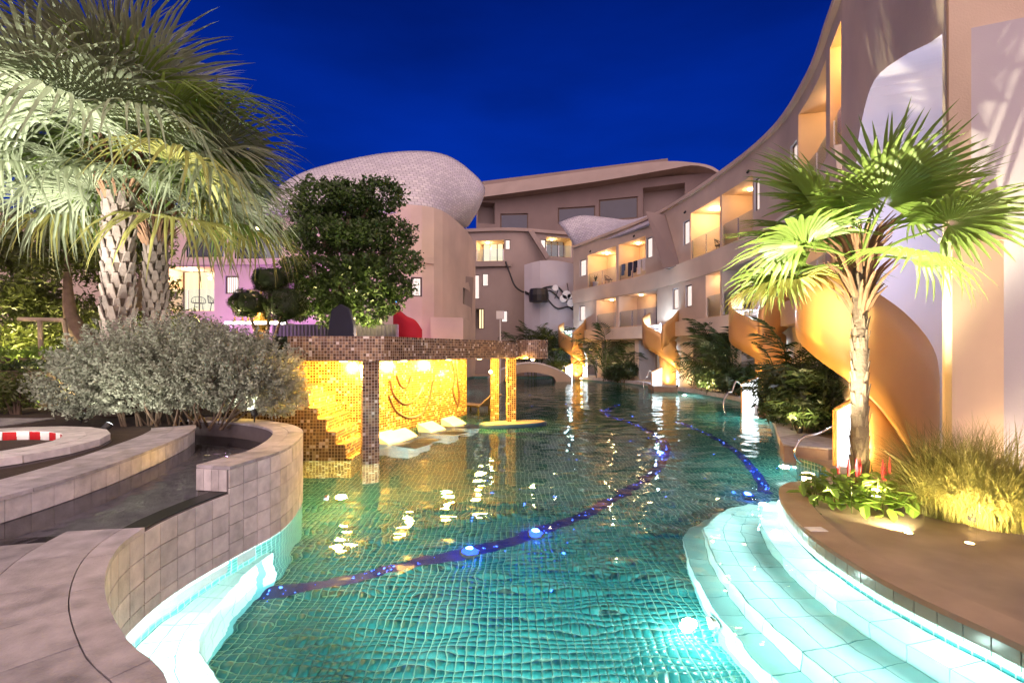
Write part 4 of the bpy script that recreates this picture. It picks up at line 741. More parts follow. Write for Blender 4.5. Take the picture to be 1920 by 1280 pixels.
def stair(loc, rz, label, warm=60, cool=70):
    t = empty('spiral_stair', (*loc, 0.0), rz, label, 'stair')
    ribbon([(-.55, .75, 4.2, 3.1), (-.95, .45, 3.98, 2.75), (-1.06, .1, 3.73, 2.5), (-.95, -.35, 3.42, 2.2), (-.31, -.95, 2.97, 1.73), (.35, -.95, 2.3, 1.25), (.72, -.6, 1.75, .9)], M_orange, 'outer_parapet', t)
    ribbon([(1.06, .5, 4.5, 3.15), (.5, -.55, 4.0, 2.7), (-.1, -1.12, 3.55, 2.35), (-.31, -1.1, 3.35, 2.2), (-.2, -.85, 3.1, 2.0), (.2, -.6, 2.8, 1.75), (.62, -.25, 2.55, 1.35)], M_orange, 'inner_parapet', t)
    ribbon([(-.38, -.75, 1.85, 1.5), (-.12, -.92, 1.8, .0), (.25, -.88, 1.6, .0), (.5, -.65, 1.35, .0)], M_orange, 'base_stringer', t)
    n_ = 14
    for k in range(n_):                             # treads winding up between the parapets
        f_ = k / (n_ - 1); a = R(60) - R(255) * f_; z = .25 + 3.2 * f_; m = MB(); m.hexa([(r_ * math.cos(q), r_ * math.sin(q), z + dz) for dz in (0, .07) for r_, q in ((.25, a), (.98, a), (.98, a + .33), (.25, a + .33))]); m.build('tread', M_plaster_w, t)
    m = MB(); m.tube([(0, 0, -.05), (0, 0, 3.6)], .16, 12); m.build('core_column', M_plaster_w, t)
    panel((-.82, -1.0), (-.31, -1.15), -.05, .95, 1.22, 'light_panel', t); panel((.49, -.2), (1.04, -.05), .1, 2.3, 1.75, 'light_panel', t)
    handrail([(-.85, -1.2, .9), (-1.05, -1.45, 1.05), (-1.2, -1.7, .75), (-1.35, -1.95, .72), (-1.5, -2.2, .4), (-1.45, -2.25, .05)], 'handrail', t)
    q = (.25, -1.35, .12); m = MB(); m.lathe([(.07, -.02), (.07, .06), (.05, .07)], 10, q); m.build('base_uplight', E_lamp, t); lamp_light('SPOT', t, (.2, -1.7, .25), warm, (1, .55, .15), .08, 120, (-.12, .5, 1.0))
    lamp_light('POINT', t, (-.25, .25, 3.35), cool, (.55, .75, 1.0), .1); return t
stair((8.25, 26.2), R(-4), 'copper ribbon spiral stair with glowing white panels beside the dark planting', 330, 90)
stair((8.7, 16.6), R(-18), 'copper ribbon spiral stair half hidden by the palm fronds', 300, 90)
stair((4.5, 35.2), R(6), 'copper ribbon spiral stair at the far end of the curved wing', 330, 80)
# near stair in the niche
ns_ = empty('spiral_stair', (6.1, 8.4, 0), 0, 'large copper ribbon spiral stair standing behind the lit palm trunk', 'stair')
def rel(lst): out = []; [out.append((D(x, yt, Y)[0] - 6.1, Y - 8.4, D(x, yt, Y)[2], max(0.0, D(x, yb, Y)[2]))) for x, yt, yb, Y in lst]; return out
ribbon(rel([(1520, 508, 560, 9.5), (1500, 512, 585, 8.9), (1495, 515, 612, 8.4), (1503, 512, 640, 7.95), (1535, 508, 672, 7.5), (1590, 512, 714, 7.2), (1640, 548, 752, 7.15), (1690, 585, 815, 7.3), (1730, 628, 880, 7.6), (1751, 668, 900, 8.0), (1757, 705, 900, 8.5)]), M_orange, 'outer_parapet', ns_, .07, 8)
ribbon(rel([(1560, 470, 560, 9.6), (1600, 480, 600, 9.0), (1650, 560, 690, 8.6), (1700, 640, 780, 8.6)]), M_orange, 'inner_parapet', ns_)
ribbon(rel([(1618, 735, 895, 7.6), (1650, 750, 895, 7.45), (1690, 800, 890, 7.5), (1725, 850, 890, 7.7)]), M_orange, 'base_stringer', ns_)
for k in range(12):
    f_ = k / 11; a = R(20) - R(215) * f_; z = .3 + 3.0 * f_; m = MB(); m.hexa([(r_ * math.cos(q), r_ * math.sin(q), z + dz) for dz in (0, .07) for r_, q in ((.2, a), (.8, a), (.8, a + .36), (.2, a + .36))]); m.build('tread', M_plaster_w, ns_)
m = MB(); m.tube([(.1, .1, 0), (.1, .1, 3.5)], .15, 12); m.build('core_column', M_plaster_w, ns_)
lamp_light('POINT', ns_, (.15, -.1, 4.1), 80, (.72, .72, 1.0), .12); lamp_light('SPOT', ns_, (-1.75, -1.35, .25), 130, (1, .6, .18), .08, 110, (1.3, .55, 1.1))
m = MB(); m.lathe([(.08, -.02), (.08, .08), (.05, .09)], 10, (-1.75, -1.35, .14)); m.build('base_uplight', E_lamp, ns_)
a_, b_ = G(1566, 875, .12), G(1600, 880, .12); panel((a_[0] - 6.1, a_[1] - 8.4), (b_[0] - 6.1 + .1, b_[1] - 8.4), .02, 1.05, 1.3, 'light_panel', ns_)
q = [D(1503, 868, 8.2), D(1490, 850, 8.2), D(1503, 822, 8.2), D(1535, 812, 8.2), D(1560, 800, 8.25), D(1578, 785, 8.3), D(1600, 770, 8.3)]; handrail([(x - 6.1, y - 8.4, z) for x, y, z in q], 'handrail', ns_)
# stone plinths of the landing by the pool
for lst, lab in (([(4.95, 8.75), (5.5, 8.35), (6.3, 8.75), (6.0, 9.9), (5.3, 9.5)], 'brown tiled landing plinth with handrail beside the near stair'), ([(7.6, 14.8), (8.6, 14.6), (9.0, 16.5), (8.3, 16.8)], 'brown landing plinth below the second stair'), ([(7.2, 24.4), (8.4, 24.2), (8.8, 26.5), (7.6, 26.8)], 'brown landing plinth below the stair beside dark planting')):
    o = MB(); o.prism(lst, -.25, .30 if lst[0][1] < 10 else .24); t = empty('landing_plinth', (lst[0][0], lst[0][1], 0), 0, lab, 'plinth'); inv(o.build('block', mat('brown_stone', (.26, .17, .13), .5, .2, 5), t, bevel=.02)); o = MB(); c_ = np.mean(lst, 0); o.prism([tuple(np.array(p_) * 1.02 - c_ * .02) for p_ in lst], .301 if lst[0][1] < 10 else .241, .33 if lst[0][1] < 10 else .27); inv(o.build('cap', M_stone, t))
# ---------------------------------------------------------------- mosaic pavilion
pv = empty('mosaic_pavilion', (-2.5, 10, 0), 0, 'gold lit mosaic swim-up pavilion with tiled flat roof and pillars', 'pavilion')
def wallq(m, a, b, z0, z1, u0=0.0):
    d = math.hypot(b[0] - a[0], b[1] - a[1]); m.quad((*a, z0), (*b, z0), (*b, z1), (*a, z1), [(u0, z0), (u0 + d, z0), (u0 + d, z1), (u0, z1)]); return u0 + d
roof_pl = [(-3.92, 8.38), (-2.26, 8.48), (-0.2, 12.1), (0.12, 12.75), (-1.2, 15.0), (-3.4, 11.8), (-4.6, 10.6)]; RZ0, RZ1 = 1.84, 2.28
m = MB(); u = 0
for i in range(len(roof_pl)): u = wallq(m, roof_pl[i], roof_pl[(i + 1) % len(roof_pl)], RZ0, RZ1, u)
inv(m.build('roof_fascia', M_mosaic, pv, fix=False)); m = MB(); m.prism([(x * .97 - 2.4 * .03 + .05 * 0, y * .97 + 11 * .03) for x, y in roof_pl], RZ0 + .02, RZ1 - .03); inv(m.build('roof_slab', mat('roof_screed', (.25, .22, .2), .9, .2, 3), pv))
m = MB(); i = len(m.v); m.v += [(x, y, RZ0 + .004) for x, y in roof_pl]; m.f.append(tuple(range(len(roof_pl)))); m.uv.append([(x, y) for x, y in roof_pl]); inv(m.build('ceiling', M_mosgold, pv, fix=False))
m = MB(); n_ = 20; c_ = (0.52, 12.55); u = 0                               # rounded drum at the end of the roof
for k in range(n_): a0, a1 = 2 * math.pi * k / n_, 2 * math.pi * (k + 1) / n_; u = wallq(m, (c_[0] + .42 * math.cos(a0), c_[1] + .42 * math.sin(a0)), (c_[0] + .42 * math.cos(a1), c_[1] + .42 * math.sin(a1)), 1.83, 2.31, u)
inv(m.build('end_drum', M_mosaic, pv, fix=False)); m = MB(); m.lathe([(.0, 1.835), (.415, 1.835), (.415, 2.29), (0, 2.29)], 20, (*c_, 0)); inv(m.build('drum_cap', M_dark, pv))
m = MB(); u = wallq(m, (.12, 12.5), (.3, 12.75), 1.86, 2.22); wallq(m, (-.2, 12.12), (.2, 12.4), 1.86, 2.22); inv(m.build('roof_link', M_mosaic, pv, fix=False))
def pillar(cx, cy, w, rz, z0, z1, mt, nm='pillar'):
    m = MB(); c, s_ = math.cos(rz), math.sin(rz); q = [(cx + (x * c - y * s_) * w / 2, cy + (x * s_ + y * c) * w / 2) for x, y in ((-1, -1), (1, -1), (1, 1), (-1, 1))]; u = 0
    for k in range(4): u = wallq(m, q[k], q[(k + 1) % 4], z0, z1, u)
    inv(m.build(nm, mt, pv, fix=False))
p_ = G(685, 872); pillar(p_[0] + .02, p_[1] + .2, .29, R(24), FLOOR, RZ0 + .005, M_mosaic); p_ = G(927, 783); pillar(p_[0], p_[1], .24, R(10), FLOOR, RZ0 + .005, M_mosgold); p_ = G(958, 797); pillar(p_[0], p_[1], .24, R(10), FLOOR, RZ0 + .005, M_mosgold)
bw_ = [(-5.25, 10.2), (-4.45, 10.25), (-3.06, 10.6), (-1.36, 14.4), (-1.55, 14.75)]
m = MB(); u = 0
for i in range(len(bw_) - 1): u = wallq(m, bw_[i], bw_[i + 1], FLOOR, RZ0 + .004, u)
inv(m.build('back_wall', M_mosgold, pv, fix=False)); m = MB(); wallq(m, (-5.3, 8.42), (-4.02, 8.42), .7, RZ0 + .3) if False else None
m.quad((-4.0, 8.4, 1.2), (-3.86, 8.4, 1.2), (-3.86, 8.4, RZ0), (-4.0, 8.4, RZ0), [(0, 0), (.14, 0), (.14, .64), (0, .64)]); m.quad((-4.0, 8.4, 1.2), (-4.6, 10.2, 1.2), (-4.6, 10.2, RZ0), (-4.0, 8.4, RZ0), [(0, 0), (1.9, 0), (1.9, .64), (0, .64)]); inv(m.build('side_wall', M_mosaic, pv, fix=False))
# dark swirls inlaid in the back wall
d_ = np.array([-1.36 + 3.06, 14.4 - 10.6]); d_ = d_ / np.linalg.norm(d_); nrm_ = np.array([d_[1], -d_[0]])
def bwp(u, z): q = np.array([-3.06, 10.6]) + d_ * u + nrm_ * .012; return (q[0], q[1], z)
for pts_ in ([(.55, 1.35), (.7, 1.0), (1.1, .75), (1.6, .85), (1.9, 1.2)], [(.5, 1.0), (.8, .6), (1.4, .38), (2.0, .55), (2.35, 1.25)], [(.8, 1.45), (.95, 1.2), (1.2, 1.15), (1.35, 1.4)], [(3.3, 1.8), (3.45, 1.3), (3.35, .9), (3.55, .5)], [(3.55, 1.8), (3.6, 1.2), (3.7, .7), (3.6, .4)]):
    m = MB(); m.tube([bwp(u_, z_) for u_, z_ in spline(pts_, 7)], .03, 5); inv(m.build('wall_swirl', M_frame, pv))
for yt, xr in ((728, 562), (745, 580), (765, 596), (785, 613), (808, 631), (832, 650), (858, 661)):
    z_ = EYE - (yt - HY) / F * 8.9; m = MB(); x1 = (xr - HX) / F * 8.9
    for k in range(2):
        pass
    z0 = FLOOR; m.quad((-5.24, 8.9, z0), (x1, 8.9, z0), (x1, 8.9, z_), (-5.24, 8.9, z_), [(0, z0), (5.24 + x1, z0), (5.24 + x1, z_), (0, z_)]); m.quad((-5.24, 8.9, z_), (x1, 8.9, z_), (x1, 10.22, z_), (-5.24, 10.22, z_), [(0, 0), (5.24 + x1, 0), (5.24 + x1, 1.32), (0, 1.32)]); m.quad((x1, 8.9, z0), (x1, 10.22, z0), (x1, 10.22, z_), (x1, 8.9, z_), [(0, z0), (1.32, z0), (1.32, z_), (0, z_)])
    ob = inv(m.build('stair_step', M_mosgold, pv, fix=False))
    if yt != 728: ob.location.y -= .0; 
# steps share the front plane: stagger each riser a little
for k, ob in enumerate([c for c in pv.children if c.name.startswith('stair_step')]): ob.location.y = -.012 * k; ob.location.z = 0
for p_ in ((-3.3, 9.4), (-2.3, 10.2), (-1.55, 11.7), (-.9, 13.2)):
    m = MB(); m.lathe([(.0, 0), (.07, 0), (.07, -.03), (.05, -.035), (0, -.035)], 12, (*p_, RZ0 + .0)); inv(m.build('downlight', E_lamp, pv)); o = lamp_light('POINT', pv, (p_[0], p_[1], RZ0 - .22), 215, (1, .55, .09), .14); inv(o)
for p_ in ((-2.72, 11.0, -.5), (-2.1, 12.4, -.5), (-1.55, 13.7, -.5), (-3.9, 9.95, -.5)):
    m = MB(); m.lathe([(0, -.05), (.06, -.03), (.07, .0), (.05, .03), (0, .05)], 12, p_); inv(m.build('amber_pool_lamp', E_lamp, pv)); inv(lamp_light('POINT', pv, (p_[0] + .25, p_[1] - .25, p_[2]), 170, (1, .62, .12), .06))
# white in-water loungers
def lounger(x, y, rz, lab):
    t = empty('water_lounger', (x, y, 0), rz, lab, 'lounger', 'white loungers in the pavilion water'); m = MB(); pr = [(-.75, -.16), (-.25, -.10), (.05, .06), (.7, .33), (.78, .30), (.3, -.18), (-.2, -.28), (-.75, -.28)]
    for i in range(len(pr)): a, b = pr[i], pr[(i + 1) % len(pr)]; m.quad((a[0], -.32, a[1]), (b[0], -.32, b[1]), (b[0], .32, b[1]), (a[0], .32, a[1]))
    for y_ in (-.32, .32): i = len(m.v); m.v += [(a[0], y_, a[1]) for a in pr]; m.f.append(tuple(range(i, i + len(pr)))); m.uv.append(None)
    m.build('shell', M_white, t, bevel=.03)
    m = MB(); m.box(-.5, .4, -.2, .2, FLOOR, -.2); m.build('pedestal', M_white, t)
for (x, y), lab in zip(((748, 828), (770, 820), (825, 806), (866, 795)), ('white moulded lounger half hidden behind the mosaic pillar', 'white moulded lounger in the water, next to the pillar', 'white moulded lounger in the middle of the lit pavilion water', 'white moulded lounger by the far end of the mosaic wall')):
    p_ = G(x, y, .05); lounger(p_[0] - .12, p_[1] + .25, R(155), lab)
# floating board
fb_ = empty('paddle_board', (*G(963, 799)[:2], .02), R(16), 'blue edged paddle board floating beside the gold pillars', 'board'); m = MB(); ol = []
for k in range(28): a = 2 * math.pi * k / 28; ol.append((.95 * math.copysign(abs(math.cos(a)) ** .75, math.cos(a)), .36 * math.sin(a) * (1 - .12 * math.cos(a))))
m.prism(ol, -.03, .085); m.build('hull', mat('board_blue', (.02, .06, .13), .35, .1, 5), fb_, bevel=.03); m = MB(); m.prism([(x * .93, y * .9) for x, y in ol], .086, .094); m.build('deck_pad', mat('board_pad', (.45, .36, .22), .7, .1, 20), fb_)
# chaise frame behind
cf = empty('pool_chaise', (*G(897, 768)[:2], 0), R(-40), 'slatted chaise frame standing in the water behind the mosaic wall', 'chaise'); m = MB(); m.box(-.7, .3, -.3, -.25, .12, .17); m.box(-.7, .3, .25, .3, .12, .17); m.build('frame', M_gold, cf)
for k in range(9): m = MB(); m.box(-.68 + k * .11, -.62 + k * .11, -.25, .25, .17, .19); m.build('slat', M_wood, cf)
for x in (-.65, .25):
    for y in (-.27, .27): m = MB(); m.box(x - .02, x + .02, y - .02, y + .02, FLOOR, .12); m.build('leg', M_gold, cf)
m = MB(); m.hexa([(.3, -.3, .15), (.85, -.3, .55), (.85, .3, .55), (.3, .3, .15), (.3, -.3, .19), (.83, -.3, .59), (.83, .3, .59), (.3, .3, .19)]); m.build('backrest', M_wood, cf)
# small lamps hung at the pavilion end
for px, Y, lab in (((920, 697), 14.0, 'small bright yellow lamp by the first gold pillar'), ((999, 673), 12.3, 'small bright yellow lamp under the rounded roof end')):
    p_ = D(*px, Y); t = empty('pavilion_lamp', p_, 0, lab, 'lamp', 'pavilion lamps'); m = MB(); m.lathe([(.0, -.05), (.04, -.03), (.05, 0), (.04, .03), (0, .05)], 12); m.build('bulb', E_lamp, t); m = MB(); m.tube([(0, 0, .04), (0, 0, 1.86 - p_[2]) if p_[2] < 1.8 else (0, 0, .12)], .012, 6); m.build('stem', M_black, t); lamp_light('POINT', t, (0, 0, -.1), 10, (1, .7, .2), .04)
# ---------------------------------------------------------------- garden ornaments
mo = empty('dark_monolith', (*D(638, 628, 14.0)[:2], .85), R(5), 'dark navy trapezoid slab standing behind the pavilion roof', 'slab'); m = MB(); zt = D(638, 570, 14)[2] - .85
pr = [(-.44, 0), (.44, 0), (.42, zt * .75), (.28, zt * .95), (.05, zt), (-.22, zt * .93), (-.3, zt * .75)]; i = len(pr); m.v = [(x, -.15, z) for x, z in pr] + [(x, .15, z) for x, z in pr]; m.f = [tuple(range(i)), tuple(range(2 * i - 1, i - 1, -1))] + [(k, (k + 1) % i, i + (k + 1) % i, i + k) for k in range(i)]; m.uv = [None] * len(m.f); m.build('slab_body', M_navy, mo, bevel=.03)
m = MB(); m.box(-.5, .5, -.2, .2, -.02, .12); m.build('base', M_dark, mo)
rs = empty('red_slide', (*D(765, 628, 19)[:2], .85), 0, 'curved red sheet slide beside the pink lit wall', 'slide'); x0, y0 = D(765, 628, 19)[:2]
ribbon([(D(x, yt, Y)[0] - x0, Y - y0, D(x, yt, Y)[2] - .85, D(x, yb, Y)[2] - .85) for x, yt, yb, Y in ((738, 566, 640, 19.0), (748, 580, 640, 18.9), (762, 592, 640, 18.8), (778, 600, 640, 18.85), (791, 618, 640, 19.0))], M_red, 'slide_sheet', rs); m = MB(); m.tube([(0, 0, 0), (0, 0, 1.6)], .07, 8); m.build('post', M_steel, rs)
m = MB(); p_ = D(742, 563, 19.5); m.lathe([(0, -.08), (.08, 0), (0, .08)], 10, (p_[0] - x0, p_[1] - y0, p_[2] - .85)); m.build('blue_lamp', emis('blue_lamp_light', (.1, .4, 1), 10), rs)
lamp_light('POINT', rs, (.9, -1.6, 2.4), 14, (1, .3, .55), .1)
sh = empty('spirit_house', (*D(490, 606, 14.6)[:2], 1.75), 0, 'golden spirit house shrine on a white lit table behind the clipped tree', 'shrine'); zz = D(490, 606, 14.6)[2] - 1.75
m = MB(); m.box(-.85, .85, -.35, .35, zz - .03, zz); m.build('table_top', M_white, sh); m = MB(); m.box(-.9, .9, -.37, -.352, zz - .045, zz + .025); m.build('light_strip', E_strip, sh); m = MB(); m.lathe([(.3, 0), (.22, .1), (.1, .3), (.12, zz - .2), (.3, zz - .04)], 12); m.build('pedestal', M_gold, sh)
m = MB(); m.lathe([(.30, zz), (.30, zz + .1), (.24, zz + .12), (.24, zz + .3), (.28, zz + .33), (.16, zz + .42), (.18, zz + .5), (.1, zz + .6), (.11, zz + .68), (.04, zz + .8), (.015, zz + 1.15), (0, zz + 1.2)], 10); m.build('stupa', M_gold, sh)
for k in range(14):
    x = -.75 + k * .115; 
    if abs(x) < .3: continue
    m = MB(); hh = random.uniform(.1, .22); m.lathe([(.03, zz), (.045, zz + hh * .3), (.025, zz + hh * .6), (.03, zz + hh * .75), (0, zz + hh)], 8, (x, -.1 + .1 * (k % 2), 0)); m.build('figurine', M_gold, sh)
lamp_light('POINT', sh, (0, -.55, zz + .35), 30, (1, .65, .2), .06); lamp_light('POINT', sh, (-1.3, .3, zz + .1), 22, (.7, .25, 1.0), .1)
fw = empty('fluted_wall', (*D(630, 625, 17)[:2], .85), 0, 'low grey fluted screen wall behind the dark slab', 'wall'); x0, y0 = fw.location[0], fw.location[1]; m = MB(); zt = D(630, 608, 17)[2] - .85
m.box(-2.2, 2.2, -.1, .1, 0, zt); m.build('panel', mat('grey_screen', (.3, .29, .32), .8, .1, 4), fw); m = MB()
for k in range(34): x = -2.15 + k * .13; f = MB(); f.tube([(x, -.12, 0), (x, -.12, zt - .03)], .035, 6); f.build('flute', MATS['grey_screen'], fw)
bp2 = empty('tree_prop', (*D(66, 640, 11)[:2], .86), 0, 'rough timber prop frame under the leaning tree trunk', 'frame'); z1 = D(80, 600, 11)[2] - .86; X0 = bp2.location[0]
for nm, pts_, r_ in (('crossbar', [(D(35, 597, 11)[0] - X0, 0, z1 + .02), (D(122, 602, 11)[0] - X0, 0, z1)], .05), ('post', [(D(75, 600, 11)[0] - X0, 0, z1), (D(80, 660, 11)[0] - X0, 0, -.02)], .05), ('post', [(D(120, 602, 11)[0] - X0, 0, z1), (D(140, 660, 11)[0] - X0, .1, -.02)], .05)): m = MB(); m.tube(pts_, r_, 8); m.build(nm, M_wood, bp2)
pole = empty('lamp_post', (*D(938, 628, 30)[:2], .1), 0, 'slim white post with small box sign by the back block', 'post'); m = MB(); zt = D(938, 598, 30)[2] - .1; m.tube([(0, 0, -.05), (0, 0, zt)], .05, 8); m.build('post', M_white, pole); m = MB(); m.box(-.25, .25, -.08, .08, zt, zt + .5); m.build('box', M_white, pole)
# ---------------------------------------------------------------- vegetation
def basis(d, up=(0, 0, 1), roll=0.0):
    x = Vector(d).normalized(); y = Vector(up).cross(x)
    if y.length < 1e-3: y = Vector((0, 1, 0))
    y.normalize(); z = x.cross(y); M3 = Matrix((x, y, z)).transposed(); return (M3 @ Matrix.Rotation(roll, 3, 'X')).to_4x4()
def fan_leaf(name, lp, L, nseg, spread, droop, w, mt, seed):
    r = random.Random(seed); m = MB(); m.tube([(0, 0, 0), (lp * .5, 0, .05 * lp), (lp, 0, 0)], [.022, .015, .011], 5)
    for k in range(nseg):
        a = -spread + 2 * spread * (k + .5) / nseg; l_ = L * (1 - .22 * (abs(a) / spread) ** 2) * r.uniform(.9, 1.06); ca, sa = math.cos(a), math.sin(a)
        prof = [(.04, .006), (.25, .55), (.48, 1.0), (.72, .62), (.9, .28), (1.0, .02)]; dr = droop * r.uniform(.6, 1.5); tw = r.uniform(-.25, .25); prev = None; bend = r.uniform(-.06, .06); hw = 2 * spread / nseg * L * .48 * .5 * w
        for t, wf in prof:
            rr = l_ * t; dz = -dr * L * max(0, t - .3) ** 1.9 + .06 * L * math.sin(min(1, t) * 3.1) * (1 - .6 * (abs(a) / spread)); sh_ = 1 - .35 * dr * max(0, t - .45)
            aa = a + bend * t * t; cx, cy_ = lp + rr * sh_ * math.cos(aa), rr * sh_ * math.sin(aa); h_ = hw * wf; nx, ny = -math.sin(aa), math.cos(aa); lift = h_ * (.45 + tw)
            row = ((cx - nx * h_, cy_ - ny * h_, dz - lift * .4), (cx, cy_, dz + h_ * .28), (cx + nx * h_, cy_ + ny * h_, dz - h_ * .2))
            if prev: m.quad(prev[0], prev[1], row[1], row[0]); m.quad(prev[1], prev[2], row[2], row[1])
            prev = row
    o = m.build(name, mt, None, fix=False); me = o.data; bpy.data.objects.remove(o); return me
def palm_tree(loc, zt, r0, r1, nfr, fr_set, label, boots=True, lean=(0, 0), crown_z=0.0, okf=None, el=(78, -48), sc=(0.85, 1.1), boot_gap=0.2, fiber=True, seed=1, wild=None):
    rd = random.Random(seed); t = empty('fan_palm', loc, 0, label, 'palm'); H = zt - loc[2]; m = MB(); n_ = 14
    ax = lambda f: (lean[0] * f * f, lean[1] * f * f, H * f); rad = lambda f: (r0 + (r1 - r0) * f) * (1.12 if f < .06 else 1)
    m.tube([ax(k / n_) for k in range(n_ + 1)], [rad(k / n_) * (1 + .03 * math.sin(k * 2.1)) for k in range(n_ + 1)], 14); m.build('trunk', M_palmbark, t, smooth=True)
    bm_ = MB(); w_ = r0 * (.36 if boots else .27); hh = boot_gap * 1.3; k5 = 1.0 if boots else .5; bm_.v = [(0, -w_, 0), (0, w_, 0), (.012, -w_ * .55, hh), (.012, w_ * .55, hh), (.010 * k5, -w_ * .95, .0), (.010 * k5, w_ * .95, .0), (.042 * k5, -w_ * .42, hh * 1.02), (.042 * k5, w_ * .42, hh * 1.02)]
    bm_.f = [(0, 4, 6, 2), (1, 3, 7, 5), (4, 5, 7, 6), (2, 6, 7, 3), (0, 1, 5, 4)]; bm_.uv = [None] * 5
    b0_ = bm_.build('leaf_base', M_boot if boots else M_boot2, t, bevel=.006); nper = 9; rows = int(H / boot_gap); first = True
    for r_ in range(rows):
        f = (r_ + .2) / rows; 
        for k in range(nper):
            if boots is False and rd.random() < .3: continue
            a = 2 * math.pi * (k + .5 * (r_ % 2) + rd.uniform(-.12, .12)) / nper; c = ax(f); rr = rad(f) - .012; o = b0_ if first else b0_.copy()
            if not first: COL.objects.link(o)
            first = False; s_ = rd.uniform(.85, 1.12); o.matrix_local = Matrix.Translation((c[0] + rr * math.cos(a), c[1] + rr * math.sin(a), c[2] + rd.uniform(-.02, .02))) @ Matrix.Rotation(a, 4, 'Z') @ Matrix.Rotation(R(rd.uniform(0, 7)), 4, 'Y') @ Matrix.Diagonal((1, s_, s_, 1))
    top = Vector(ax(1.0)) + Vector((0, 0, crown_z))
    if fiber:
        m = MB()
        for k in range(90): a = rd.uniform(0, 6.28); z = rd.uniform(-.7, .15); q = Vector((math.cos(a), math.sin(a), 0)); p0 = top + q * rad(1) * .9 + Vector((0, 0, z)); e = rd.uniform(.25, .5); m.tube([p0, p0 + q * e * .35 + Vector((0, 0, e * .7)), p0 + q * e * .75 + Vector((0, 0, e * 1.1))], [.03, .022, .006], 4, False)
        o = m.build('old_leaf_stubs', M_fiber, t, fix=False)
    for k in range(nfr):
        f = (k + .5) / nfr; az = k * 2.39996 + rd.uniform(-.2, .2); e = R(el[0] + (el[1] - el[0]) * f ** .85 + rd.uniform(-8, 8)); d = Vector((math.cos(az) * math.cos(e), math.sin(az) * math.cos(e), math.sin(e)))
        for q_ in range(24):
            if okf is None or all(okf(Vector(loc) + top + d * k_) for k_ in (.9, 1.5, 2.0)): break
            az += 1.3; d = Vector((math.cos(az) * math.cos(e), math.sin(az) * math.cos(e), math.sin(e)))
        yel = f > .8; me = rd.choice(fr_set['old' if yel else ('mid' if f > .35 else 'young')]); o = bpy.data.objects.new('frond', me); link(o, t); s_ = rd.uniform(*sc)
        o.matrix_local = Matrix.Translation(top + d * r1 * .5) @ basis(d, roll=rd.uniform(-.5, .5)) @ Matrix.Scale(s_, 4)
    return t
ff = lambda mt, dr, sd, lp=1.0, L=1.25, w=.92, n=34: fan_leaf('frond', lp, L, n, R(128), dr, w, mt, sd)
SET_L = dict(young=[ff(M_frond_g, .25, 1, 1.15, 1.5, .75, 44), ff(M_frond_g, .4, 2, 1.1, 1.55, .75, 44)], mid=[ff(M_frond_g, .55, 3, 1.15, 1.55, .72, 44), ff(M_frond_g, .65, 4, 1.2, 1.5, .72, 44), ff(M_frond, .7, 5, 1.1, 1.5, .72, 44)], old=[ff(M_frond_y, .75, 6, 1.15, 1.45, .7, 40), ff(M_frond_g, .8, 7, 1.1, 1.5, .7, 40), ff(M_frond_g, .7, 8, 1.1, 1.5, .7, 40)])
SET_R = dict(young=[ff(M_frond, .15, 11, .75, 1.0, .95, 38), ff(M_frond, .25, 12, .7, 1.05, 1.1, 38)], mid=[ff(M_frond, .28, 13, .8, 1.0, 1.15, 38), ff(M_frond, .38, 14, .85, .95, 1.15, 38)], old=[ff(M_frond_y, .6, 15, .8, .95, .9, 36), ff(M_frond, .6, 16, .8, .98, .9, 36)])
palm_tree((-7.05, 8.6, .84), 4.75, .235, .215, 48, SET_L, 'tall fan palm with pale scaly trunk rising from the silver bush', crown_z=.6, sc=(1.05, 1.35), seed=3, boot_gap=.2, el=(86, -6))
palm_tree((-7.42, 10.0, .84), 4.35, .205, .19, 40, SET_L, 'fan palm with darker brown trunk beside the tall pale one', crown_z=.5, sc=(1.05, 1.35), seed=8, boot_gap=.19, el=(80, -8))
palm_tree((*G(1612, 925, .15)[:2], .12), 3.1, .105, .085, 17, SET_R, 'fan palm lit bright green from below beside the curved deck', boots=False, crown_z=.1, okf=lambda p: not (p.x > 5.2 and p.y > 5.75) , el=(72, -16), sc=(.95, 1.2), seed=5, boot_gap=.14)
def leaf_cloud(pts, size, seed, asp=.5, up_bias=.3, jitter=1.0):
    r = np.random.default_rng(seed); n_ = len(pts); nm = r.normal(size=(n_, 3)); nm[:, 2] += up_bias; nm /= np.linalg.norm(nm, axis=1, keepdims=True); t = r.normal(size=(n_, 3)); t -= nm * (t * nm).sum(1, keepdims=True); t /= np.linalg.norm(t, axis=1, keepdims=True); b = np.cross(nm, t)
    s_ = size * r.uniform(.6, 1.3, (n_, 1)); V = np.stack([pts - t * s_, pts - b * s_ * asp + nm * s_ * .1, pts + t * s_, pts + b * s_ * asp + nm * s_ * .1], 1); return np_mesh('foliage', V.reshape(-1, 3), np.arange(n_ * 4).reshape(-1, 4))
def clump_pts(clumps, n_, seed, shell_=.55):
    r = np.random.default_rng(seed); vol = np.array([c[3] * c[4] * c[5] for c in clumps]) ** .7; cnt = (vol / vol.sum() * n_).astype(int); out = []
    for c, k in zip(clumps, cnt):
        d = r.normal(size=(k, 3)); d /= np.linalg.norm(d, axis=1, keepdims=True); q = r.uniform(shell_, 1.05, (k, 1)) ** .8; w = 1 + .22 * np.sin(d[:, :1] * 7 + c[0]) * np.cos(d[:, 1:2] * 6 + c[1]); out.append(np.array(c[:3]) + d * q * w * np.array(c[3:6]))
    return np.concatenate(out)
def mesh_part(me, name, mt, parent): me.materials.append(mt); o = bpy.data.objects.new(name, me); return link(o, parent)
